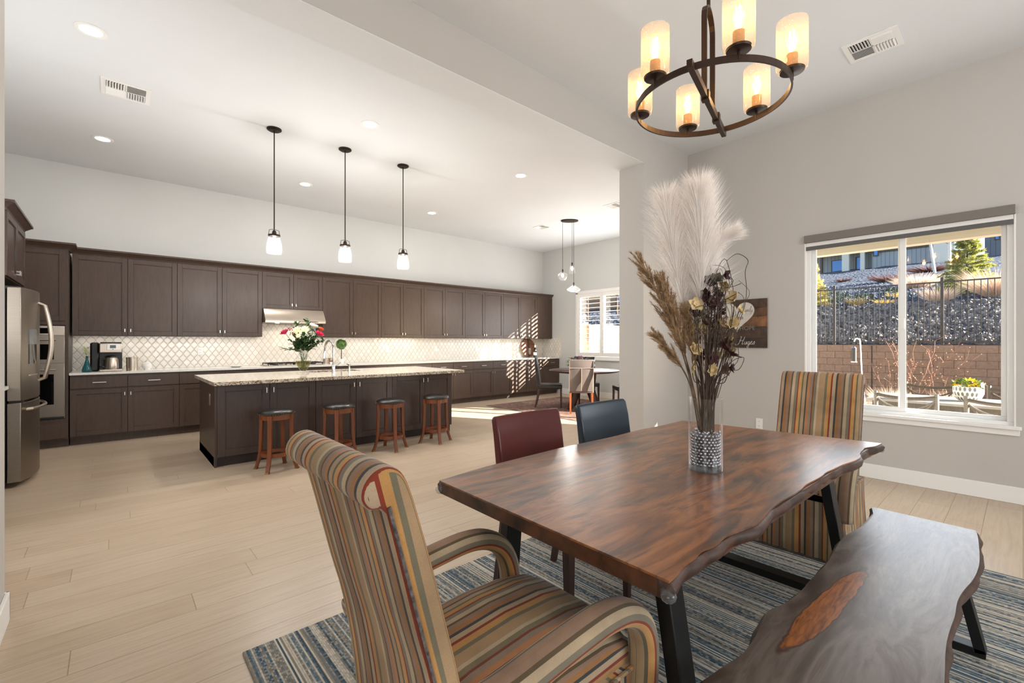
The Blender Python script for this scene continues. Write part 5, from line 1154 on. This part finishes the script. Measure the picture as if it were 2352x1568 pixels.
one('wall_joint', MB().box(16.69, 2.93, -.2, 16.70, 2.955, 1.2), plain('joint_dark', (70, 56, 48), .9), 'thin dark vertical joint in the block wall', 'joint', loc=(16.7, 2.94, .5))
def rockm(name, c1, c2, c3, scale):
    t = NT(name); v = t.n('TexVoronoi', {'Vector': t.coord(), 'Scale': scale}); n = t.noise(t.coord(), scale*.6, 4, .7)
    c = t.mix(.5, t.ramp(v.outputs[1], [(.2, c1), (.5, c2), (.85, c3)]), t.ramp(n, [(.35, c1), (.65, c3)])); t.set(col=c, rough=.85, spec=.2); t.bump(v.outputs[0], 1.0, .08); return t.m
M_rock = rockm('crushed_rock', (56, 58, 66), (96, 93, 92), (172, 162, 150), 9); M_rockshade = rockm('rock_blue_shade', (52, 60, 74), (74, 82, 96), (98, 104, 114), 5)  # upper slope's bluish shade is put into the second rock colour
def gz(X, Y=0):
    if X < 19.6: z = 1.22+(X-16.95)*.49
    elif X < 22: z = 2.52+(X-19.6)*.16
    else: z = 2.90+(X-22)*.156
    if X > 72: z = 10.7
    return z
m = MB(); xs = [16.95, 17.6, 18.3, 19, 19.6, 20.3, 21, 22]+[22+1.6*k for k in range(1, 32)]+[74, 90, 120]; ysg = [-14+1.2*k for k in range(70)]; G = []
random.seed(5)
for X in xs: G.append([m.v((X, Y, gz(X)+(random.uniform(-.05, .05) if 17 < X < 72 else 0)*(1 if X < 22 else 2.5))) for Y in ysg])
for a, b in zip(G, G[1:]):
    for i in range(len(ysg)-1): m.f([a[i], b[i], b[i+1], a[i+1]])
o = obj('rock_hillside', m, M_rockshade, None, smooth=True, auto=False); tag(o, 'grey rock covered hillside rising behind the fence', 'hillside', kind='structure')
def rocks(name, N, x0, x1, y0, y1, r0, r1, mat, label, off=0):
    ico = bmesh.new(); bmesh.ops.create_icosphere(ico, subdivisions=1, radius=1); V = np.array([v.co[:] for v in ico.verts]); F_ = np.array([[v.index for v in f.verts] for f in ico.faces]); ico.free()
    rng = np.random.default_rng(4); vs_, fs_ = [], []
    for i in range(N):
        X = rng.uniform(x0, x1); Y = rng.uniform(y0, y1); r = rng.uniform(r0, r1); sc = rng.uniform(.6, 1.2, 3)*r; th = rng.uniform(0, 6.3); c, s = math.cos(th), math.sin(th)
        q = V*sc*(1+rng.uniform(-.18, .18, (len(V), 1))); q = np.stack([q[:, 0]*c-q[:, 1]*s, q[:, 0]*s+q[:, 1]*c, q[:, 2]], 1)+np.array([X, Y, gz(X)+r*.25]); vs_.append(q); fs_.append(F_+i*len(V))
    me = bpy.data.meshes.new(name); me.from_pydata(np.concatenate(vs_).tolist(), [], np.concatenate(fs_).tolist()); me.materials.append(mat)
    o = bpy.data.objects.new(name, me); C.objects.link(o); tag(o, label, 'rocks', kind='stuff')
rocks('loose_rocks', 9000, 17.0, 19.8, -3, 7.5, .035, .085, M_rock, 'loose grey and tan rocks on the slope right behind the fence')
rocks('loose_rocks', 7000, 19.8, 34, -3, 12, .04, .10, M_rockshade, 'shaded bluish rocks on the upper hillside')
# fence
fe = thing('metal_fence', 'black metal picket fence standing on top of the block wall', 'fence', (16.85, 2, 1.22), world=True)
yp = [-3.425+2.44*k for k in range(6)]; XW = 16.85
for i, y in enumerate(yp):
    obj('post', MB().box(XW-.03, y-.032, 1.2225, XW+.03, y+.032, 3.06), M_iron, fe)
    if i < len(yp)-1:
        m = MB(); 
        for z in (1.31, 2.93): m.box(XW-.014, y+.032, z-.018, XW+.014, yp[i+1]-.032, z+.018)
        n = 20
        for k in range(1, n): yy = y+(yp[i+1]-y)*k/n; m.box(XW-.009, yy-.009, 1.27, XW+.009, yy+.009, 2.95)
        obj('picket_panel', m, M_iron, fe)
# conifers
def fir(name, X, Y, h, rad, label, n=170, mat=None, seed=1):
    random.seed(seed); z0 = gz(X); t = thing(name, label, 'tree', (X, Y, z0), world=True)
    obj('trunk', MB().tube([(X, Y, z0-.05), (X, Y, z0+h*.6), (X, Y, z0+h)], [.05, .03, .008], 7), M_twig, t); m = MB()
    for i in range(n):
        f = (i+.5)/n; z = z0+h*(.05+.93*f); R = rad*(1-f)**.85*random.uniform(.8, 1.1)+.04; a = random.uniform(0, 2*PI); d = Vector((math.cos(a), math.sin(a), -.02+.45*f)); tip = Vector((X, Y, z))+d*R; p0 = Vector((X, Y, z))
        m.tube([p0, tip], .004, 4); k = int(70+150*R)
        for j in range(k):
            g = random.uniform(.15, 1.05); q = p0.lerp(tip, g); side = d.cross(UP).normalized()*random.uniform(-1, 1)*R*.24*(1.2-g)+UP*random.uniform(-.03, .01); q = q+side; strand(m, q, d*.8+side.normalized()*.6+rdir(0)*.5,   .085, .0085, Vector((0, 0, -.1)))
    obj('needles', m, mat, t)
M_fir = hairm('fir_needles', (118, 128, 66), (176, 172, 96), .4); M_firy = hairm('yellow_fir_needles', (176, 168, 100), (214, 200, 140), .4)
p = at(2222, 678, 22.0); fir('fir_tree', 22.0, p.y, 2.35, .78, 'yellow-green fir tree on the hillside seen through the right pane', 190, M_fir, 2)
p = at(1868, 715, 20.4); fir('fir_tree', 20.4, p.y, 1.75, .5, 'sunlit yellow conifer at the left edge of the dining window', 120, M_firy, 3)
# shrubs
def shrub(name, u, v, X, h, w_, n, mat, label, wd=.004, blob=False, base=None):
    p = at(u, v, X); z0 = gz(X) if base is None else base; t = thing(name, label, 'shrub', (X, p.y, z0), world=True); m = MB()
    for _ in range(n):
        a = random.uniform(0, 2*PI); r = random.random()**.5*w_*.3; d = Vector((math.cos(a)*r*1.5, math.sin(a)*r*1.5, h*random.uniform(.55, 1.0)))+Vector((random.gauss(0, .08), random.gauss(0, .08), 0))*h
        strand(m, Vector((X+math.cos(a)*r*.35, p.y+math.sin(a)*r*.35, z0)), d, d.length*random.uniform(.75, 1), wd, Vector((math.cos(a)*.2, math.sin(a)*.2, .0)))
    obj('stems', m, mat, t)
    if blob:
        m = MB()
        for _ in range(n): d = rdir(.2); leaf(m, Vector((X, p.y, z0+h*.45))+Vector((d.x*w_*.5, d.y*w_*.5, d.z*h*.5)), d+rdir()*.5, .10, .05)
        obj('foliage', m, M_leafd if blob == 1 else M_leafg, t)
M_dry = hairm('dry_grass', (206, 178, 156), (236, 214, 192), .3); M_red = hairm('russet_twigs', (92, 60, 56), (120, 84, 76), .2); M_yel = hairm('golden_grass', (196, 170, 92), (222, 188, 120), .3)
shrub('dry_shrub', 2108, 650, 27, .85, 2.2, 900, M_dry, 'pale feathery dry shrub left of the fir tree', .008)
shrub('dry_shrub', 2157, 702, 19.9, .66, 1.3, 600, M_dry, 'pale dry shrub behind the dark fence post', .005)
shrub('dry_shrub', 2292, 690, 20.6, 1.15, 2.0, 1200, M_dry, 'large pale dry shrub at the right edge of the dining window', .006)
shrub('russet_shrub', 2040, 632, 34, .65, 2.4, 500, M_red, 'dark russet shrub on the hillside beside the window divider', .012)
shrub('russet_shrub', 2135, 612, 44, .5, 3.4, 400, M_red, 'low dark shrub below the far house', .02); shrub('russet_shrub', 1937, 641, 40, .3, 1.4, 200, M_red, 'small dark shrub on the hillside at the left pane', .015)
shrub('green_shrub', 1967, 703, 20.2, .42, 1.0, 200, M_yel, 'green and golden shrub behind the fence in the left pane', .006, 1)
shrub('golden_tuft', 2030, 708, 20.0, .27, .8, 260, M_yel, 'golden grass tuft right of the green shrub', .006); shrub('golden_tuft', 1905, 716, 19.9, .30, .6, 220, M_yel, 'golden grass tuft beside the yellow conifer', .006)
shrub('green_shrub', 2055, 680, 22.5, .35, .7, 160, M_yel, 'small green shrub just left of the window divider', .006, 1); shrub('green_shrub', 1910, 690, 21.5, .5, .7, 160, M_leafd, 'dark green shrub behind the left golden tuft', .006, 1)
# twiggy bushes in front of the wall
def twigbush(u, v, X, h, label, n=5):
    p = at(u, v, X); t = thing('bare_bush', label, 'shrub', (X, p.y, -.12), world=True); m = MB(); q = MB()
    for _ in range(n):
        a = random.uniform(-1.1, 1.1); P = [Vector((X, p.y, -.12))]
        for k in range(6): P.append(P[-1]+Vector((random.uniform(-.05, .05), math.sin(a)*h/7+random.uniform(-.06, .06), h/6)))
        S = spline(P, 3); m.tube(S, .0034, 4)
        for k in range(10): o_ = S[random.randint(5, len(S)-1)]; e = o_+Vector((random.uniform(-.1, .1), random.uniform(-.18, .18), random.uniform(.0, .15))); m.tube([o_, e], .003, 3); q.sphere(e, .011, 1)
    obj('twigs', m, plain('coral_twig', (146, 104, 84), .8), t); obj('berries', q, plain('coral_berry', (206, 140, 100), .7), t)
twigbush(2095, 880, 13.5, 1.45, 'bare reddish bush against the block wall just right of the divider'); twigbush(2145, 880, 13.8, 1.25, 'thin bare reddish bush behind the far patio chair'); twigbush(2050, 880, 14.2, .9, 'thin bare bush left of the window divider', 3)
shrub('dry_shrub', 2040, 890, 12.6, .55, .9, 420, M_dry, 'pale dry bush at the foot of the block wall, left pane', .004, base=-.12); shrub('dry_shrub', 2185, 885, 12.6, .55, .7, 300, M_dry, 'pale dry bush behind the planter', .004, base=-.12)
shrub('green_shrub', 1935, 858, 10.5, .8, .5, 60, M_leafg, 'bright green leafy plant just above the far armchair', .006, 2, base=-.12)
# bird feeder on a hook
p = at(1976, 790, 11); t = thing('garden_hook', 'white shepherd hook pole standing in the garden bed', 'garden hook', (11, p.y, -.12), world=True)
S = [Vector((11, p.y-.10, -.12)), Vector((11, p.y-.03, .6)), Vector((11, p.y, 1.28)), Vector((11, p.y+.03, 1.36)), Vector((11, p.y+.07, 1.37)), Vector((11, p.y+.10, 1.31))]; obj('pole', MB().tube(spline(S, 5), .011, 6), M_white, t, smooth=True)
y = p.y+.10; t = thing('bird_feeder', 'small dark cylinder bird feeder hanging from the garden hook', 'bird feeder', (11, y, 1.2), world=True)
obj('tube', MB().lathe([(.04, .0), (.04, .26)], (11, y, .92), 14), plain('feeder_mesh', (44, 43, 45), .6, 0), t); obj('cap', MB().lathe([(.045, .26), (.02, .29), (0, .30)], (11, y, .92), 14).lathe([(.05, -.02), (.05, .0), (0, .0)], (11, y, .92), 14), M_nickel, t); obj('hanger', MB().tube([(11, y, 1.21), (11, y, 1.31)], .004, 5), M_black, t)
# far houses
def sidm(name, c, pitch=.4):
    t = NT(name); tc = t.n('TexCoord'); s = t.n('SeparateXYZ', {0: tc.outputs['Object']}); f = t.math('FRACT', t.math('DIVIDE', s.outputs[1], pitch)); k = t.math('LESS_THAN', f, .16)
    t.set(col=t.mix(k, lin(c), lin(tuple(x*.8 for x in c))), rough=.8); t.bump(k, .5, .03); return t.m
M_sid = sidm('grey_batten_siding', (150, 156, 162)); M_sidd = sidm('brown_batten_siding', (84, 72, 66)); M_sidl = plain('pale_wall', (214, 208, 198), .8); M_hglass = plain('blue_window_glass', (60, 110, 168), .05, .3)
XH = 70
def Y_(u): return at(u, 700, XH).y
ZH = 10.0
h = thing('far_house', 'grey and brown batten-sided house on top of the hill', 'house', (XH, 13, ZH), world=True)
yl, yr = Y_(1850)+3, Y_(2132)
obj('wall', MB().box(XH, yr, ZH-.6, XH+9, Y_(2003), ZH+2.2).box(XH+2.2, Y_(2003), ZH-.6, XH+9, yl, ZH+3), M_sid, h); obj('wall', MB().box(XH-.15, yr, ZH+2.2, XH+9, Y_(2003), ZH+5), M_sidd, h)
for u0, u1 in ((1934, 1950), (1884, 1888), (1976, 1986)): obj('porch_pier', MB().box(XH-.1, Y_(u1), ZH-.6, XH+.6, Y_(u0), ZH+4), M_sidl if u0 != 1884 else M_sidd, h)
obj('porch_roof', MB().box(XH-.3, Y_(2003), ZH+2.9, XH+3, yl, ZH+5), M_sidd, h)
for u0, u1, a, b, xx in ((1899, 1930, 0, 2.1, XH+2.1), (1955, 1973, 0, 2.2, XH+2.1), (2006, 2019, 1.9, 3.0, XH-.2), (2111, 2125, 3.1, 4.3, XH-.2)):
    w_ = obj('window', MB().box(xx, Y_(u1), ZH+a-.1, xx+.06, Y_(u0), ZH+b+.1), M_sidd, h); obj('pane', MB().box(xx-.03, Y_(u1)+.12, ZH+a, xx, Y_(u0)-.12, ZH+b), M_hglass, w_)
obj('roof', MB().prism([(yr-.6, ZH+5), (yl, ZH+5), ((yl+yr)/2, ZH+8)], XH-.6, XH+9.5, axis='x'), plain('slate_roof', (70, 68, 70), .8), h)
X2 = 74; Y2 = lambda u: at(u, 700, X2).y
h = thing('far_house', 'darker grey house on the hill at the right edge of the dining window', 'house', (X2, 0, 11), world=True)
obj('wall', MB().box(X2, Y2(2345)-6, 10, X2+8, Y2(2262), 16), sidm('slate_batten_siding', (106, 114, 126)), h); w_ = obj('window', MB().box(X2-.1, Y2(2297), 12.7, X2, Y2(2284), 14), M_sidd, h); obj('pane', MB().box(X2-.13, Y2(2297)+.1, 12.8, X2-.1, Y2(2284)-.1, 13.9), M_hglass, w_)
obj('roof', MB().prism([(Y2(2345)-7, 16), (Y2(2262)+.6, 16), (Y2(2300)-3, 18.5)], X2-.6, X2+8.6, axis='x'), plain('slate_roof', (70, 68, 70), .8), h)
one('pale_fence_panel', MB().box(68, at(2192, 0, 68).y, 9.9, 68.1, at(2143, 0, 68).y, 13.2), M_sidl, 'pale cream panel between the two far houses', 'fence', loc=(68, 5, 10.6))
for u, l in ((2142, 'leaning bare white-trunked tree'), (2176, 'upright bare white-trunked tree left of the fir')):
    X = 40; p = at(u+6, 640, X); t = thing('birch_tree', l+' on the hillside', 'tree', (X, p.y, gz(X)), world=True); m = MB(); z0 = gz(X); lean = .35 if u == 2142 else .02
    m.tube([(X, p.y, z0-.1), (X, p.y+lean*.7, z0+2.2), (X, p.y+lean*1.3, z0+5)], [.09, .07, .03], 7); obj('trunk', m, plain('birch_bark', (206, 200, 192), .8, var=.1), t); m = MB()
    for _ in range(60):
        zz = random.uniform(1.8, 5); a = random.uniform(0, 2*PI); q = Vector((X, p.y+lean*zz/4, z0+zz)); m.tube([q, q+Vector((math.cos(a)*.7, math.sin(a)*.7, random.uniform(-.2, .7)))], .012, 4)
    obj('branches', m, M_twig, t)
# side fence and trees seen through the shutters
sf = thing('vinyl_fence', 'cream vinyl fence lit by the sun outside the nook shutters', 'fence', (13, 11, -.12), world=True)
for k in range(5): obj('panel', MB().box(8.9+1.56*k, 11.0, -.1, 8.9+1.56*k+1.46, 11.04, 1.98), plain('cream_vinyl', (236, 226, 196), .7), sf)
for k in range(6): obj('post', MB().box(8.8+1.56*k, 10.97, -.12, 8.9+1.56*k, 11.07, 2.06), plain('cream_vinyl', (236, 226, 196), .7), sf)
one('block_pillar', MB().box(13.1, 10.55, -.12, 13.5, 10.9, 1.95), bpy.data.materials['split_face_block'], 'narrow block pillar in front of the cream fence outside the shutters', 'pillar', loc=(13.3, 10.7, .02))
random.seed(11)
for (X, Y, h_, r, l) in ((19.5, 15.8, 2.6, 1.2, 'olive tree behind the cream fence seen through the left shutter'), (21.5, 15.3, 2.4, 1.3, 'dark tree behind the cream fence seen through the right shutter')):
    t = thing('garden_tree', l, 'tree', (X, Y, gz(X)), world=True); obj('trunk', MB().tube([(X, Y, gz(X)-.1), (X, Y, gz(X)+h_*.5)], .07, 6), M_twig, t)
    obj('crown', leafclump(1500, (X, Y, gz(X)+h_*.55), r, .20, .10, (1, 1, .8)), M_leafd if X > 20 else plain('olive_leaf', (124, 118, 70), .7, var=.3), t)
h = thing('side_house', 'brown house with a dark roof beyond the cream fence', 'house', (27, 20, 3.6), world=True)
obj('wall', MB().box(27, 15, 3.0, 34, 26, 5.4), plain('house_brown', (140, 112, 92), .8), h); obj('roof', MB().prism([(14.4, 5.4), (26.6, 5.4), (20.5, 7.6)], 26.4, 34.6, axis='x'), plain('slate_roof', (70, 68, 70), .8), h); obj('window', MB().box(26.95, 18, 4, 27, 19.2, 5), M_hglass, h)

# patio furniture
M_alu = plain('taupe_aluminium', (92, 88, 80), .5, .3); ZPt = -.10
pt = thing('patio_table', 'long grey patio table outside the dining window', 'table', (7.05, .2, ZPt), world=True)
m = MB()
for k in range(6): m.box(6.62+.145*k, -1.0, .625, 6.62+.145*k+.138, 1.22, .65)
obj('tabletop', m, plain('grey_tabletop', (146, 144, 140), .4), pt); obj('apron', MB().box(6.66, -.95, .56, 7.44, 1.17, .624), M_alu, pt)
for x in (6.70, 7.40):
    for y in (-.88, 1.1): obj('leg', MB().box(x-.03, y-.03, ZPt, x+.03, y+.03, .56), M_alu, pt)
def pchair(label, loc, rz):
    t = thing('patio_chair', label, 'chair', loc, rz, 'taupe patio chairs around the patio table'); w_ = .245
    for s in (-1, 1):
        obj('back_post', MB().tube([(-.20, s*w_, 0), (-.18, s*w_, .42), (-.24, s*w_, .87)], .020, 6), M_alu, t); obj('front_leg', MB().tube([(.24, s*w_, 0), (.23, s*w_, .62)], .016, 6), M_alu, t); obj('arm', MB().tube([(-.215, s*w_, .65), (0, s*(w_+.01), .66), (.24, s*w_, .63)], .018, 6), M_alu, t)
    sag = lambda y: .018*(1-(y/w_)**2)
    m = MB(); ys = [-w_+2*w_*i/10 for i in range(11)]; m.tube([(-.235-sag(y), y, .835+.0*y-.03*(1-(y/w_)**2)) for y in ys], .019, 6); obj('top_rail', m, M_alu, t)
    m = MB()
    m.tube([(-.225-sag(y), y, .80-.11*(1-(y/w_)**2)) for y in ys], .010, 5)
    for s in (-1, 1): m.tube([(-.23, s*w_*.98, .80), (-.235, s*w_*.55, .66), (-.215, s*w_*.25, .46)], .010, 5); m.tube([(-.235, s*w_*.12, .70), (-.225, s*w_*.5, .58), (-.2, s*w_*.8, .46)], .008, 5)
    m.tube([(-.19, y, .46) for y in (-w_, w_)], .012, 5); obj('lattice', m, M_alu, t); obj('seat', MB().box(-.20, -w_, .40, .24, w_, .43), M_alu, t, bevel=.008)
    return t
c0 = pchair('patio chair on the near side of the patio table, in front of the window divider', (6.53, .83, ZPt), 0)
dup(c0, (6.53, .125, ZPt), 0, 'patio chair on the near side of the patio table, in front of the planter'); dup(c0, (7.78, .80, ZPt), PI, 'patio chair on the far side of the patio table, left of the planter'); dup(c0, (7.78, .03, ZPt), PI, 'patio chair on the far side of the patio table, right of the planter')
X, Y, z = 7.05, .40, .6505
pl = thing('flower_planter', 'grey and white patterned bowl planter with yellow sunflowers on the patio table', 'planter', (X, Y, z), world=True)
def potm():
    t = NT('leaf_pattern_ceramic'); tc = t.n('TexCoord'); s = t.n('SeparateXYZ', {0: tc.outputs['Object']}); an = t.math('MULTIPLY', t.math('ARCTAN2', s.outputs[1], s.outputs[0]), 20/(2*PI)*1.0); zz = t.math('DIVIDE', s.outputs[2], .055)
    row = t.math('FLOOR', zz); f = t.math('SUBTRACT', t.math('FRACT', t.math('ADD', an, t.math('MULTIPLY', row, .5))), .5); g = t.math('SUBTRACT', t.math('FRACT', zz), .5)
    r = t.math('ADD', t.math('MULTIPLY', t.math('MULTIPLY', f, f), 9.), t.math('MULTIPLY', t.math('MULTIPLY', g, g), 5.)); t.set(col=t.mix(t.math('LESS_THAN', r, .8), lin((232, 230, 224)), lin((112, 116, 112))), rough=.4); return t.m
obj('bowl', MB().lathe([(0, 0), (.07, 0), (.10, .03), (.125, .09), (.125, .16), (.115, .165), (.11, .14), (0, .13)], (X, Y, z), 32), potm(), pl, smooth=True)
random.seed(8); M_sun = plain('sunflower_petal', (246, 214, 40), .6, var=.06)
for r, zz, rr, d in ((.02, .20, .075, (-.7, -.3, .5)), (-.09, .19, .045, (-.5, .3, .6)), (.10, .17, .045, (-.4, -.7, .4)), (.0, .215, .04, (.3, .2, 1))):
    q = Vector((X-.04, Y-r*.9, z+zz)); m = MB(); bloom(m, q, rr, 3, 13, d, flat=1.1, w_=.3); f_ = obj('sunflower', m, M_sun, pl); obj('flower_eye', MB().sphere(q+Vector(d).normalized()*.01, rr*.3, 2), M_pet[0], f_)
obj('leaves', leafclump(80, (X, Y, z+.17), .12, .06, .03, (1, 1, .5)), M_leafg, pl); m = MB()
for _ in range(9): bloom(m, (X+random.uniform(-.11, .05), Y+random.uniform(-.13, .13), z+.18+random.uniform(0, .03)), .028, 2, 9, rdir(.3), flat=1.0, w_=.35)
obj('white_blossoms', m, M_whitep, pl)
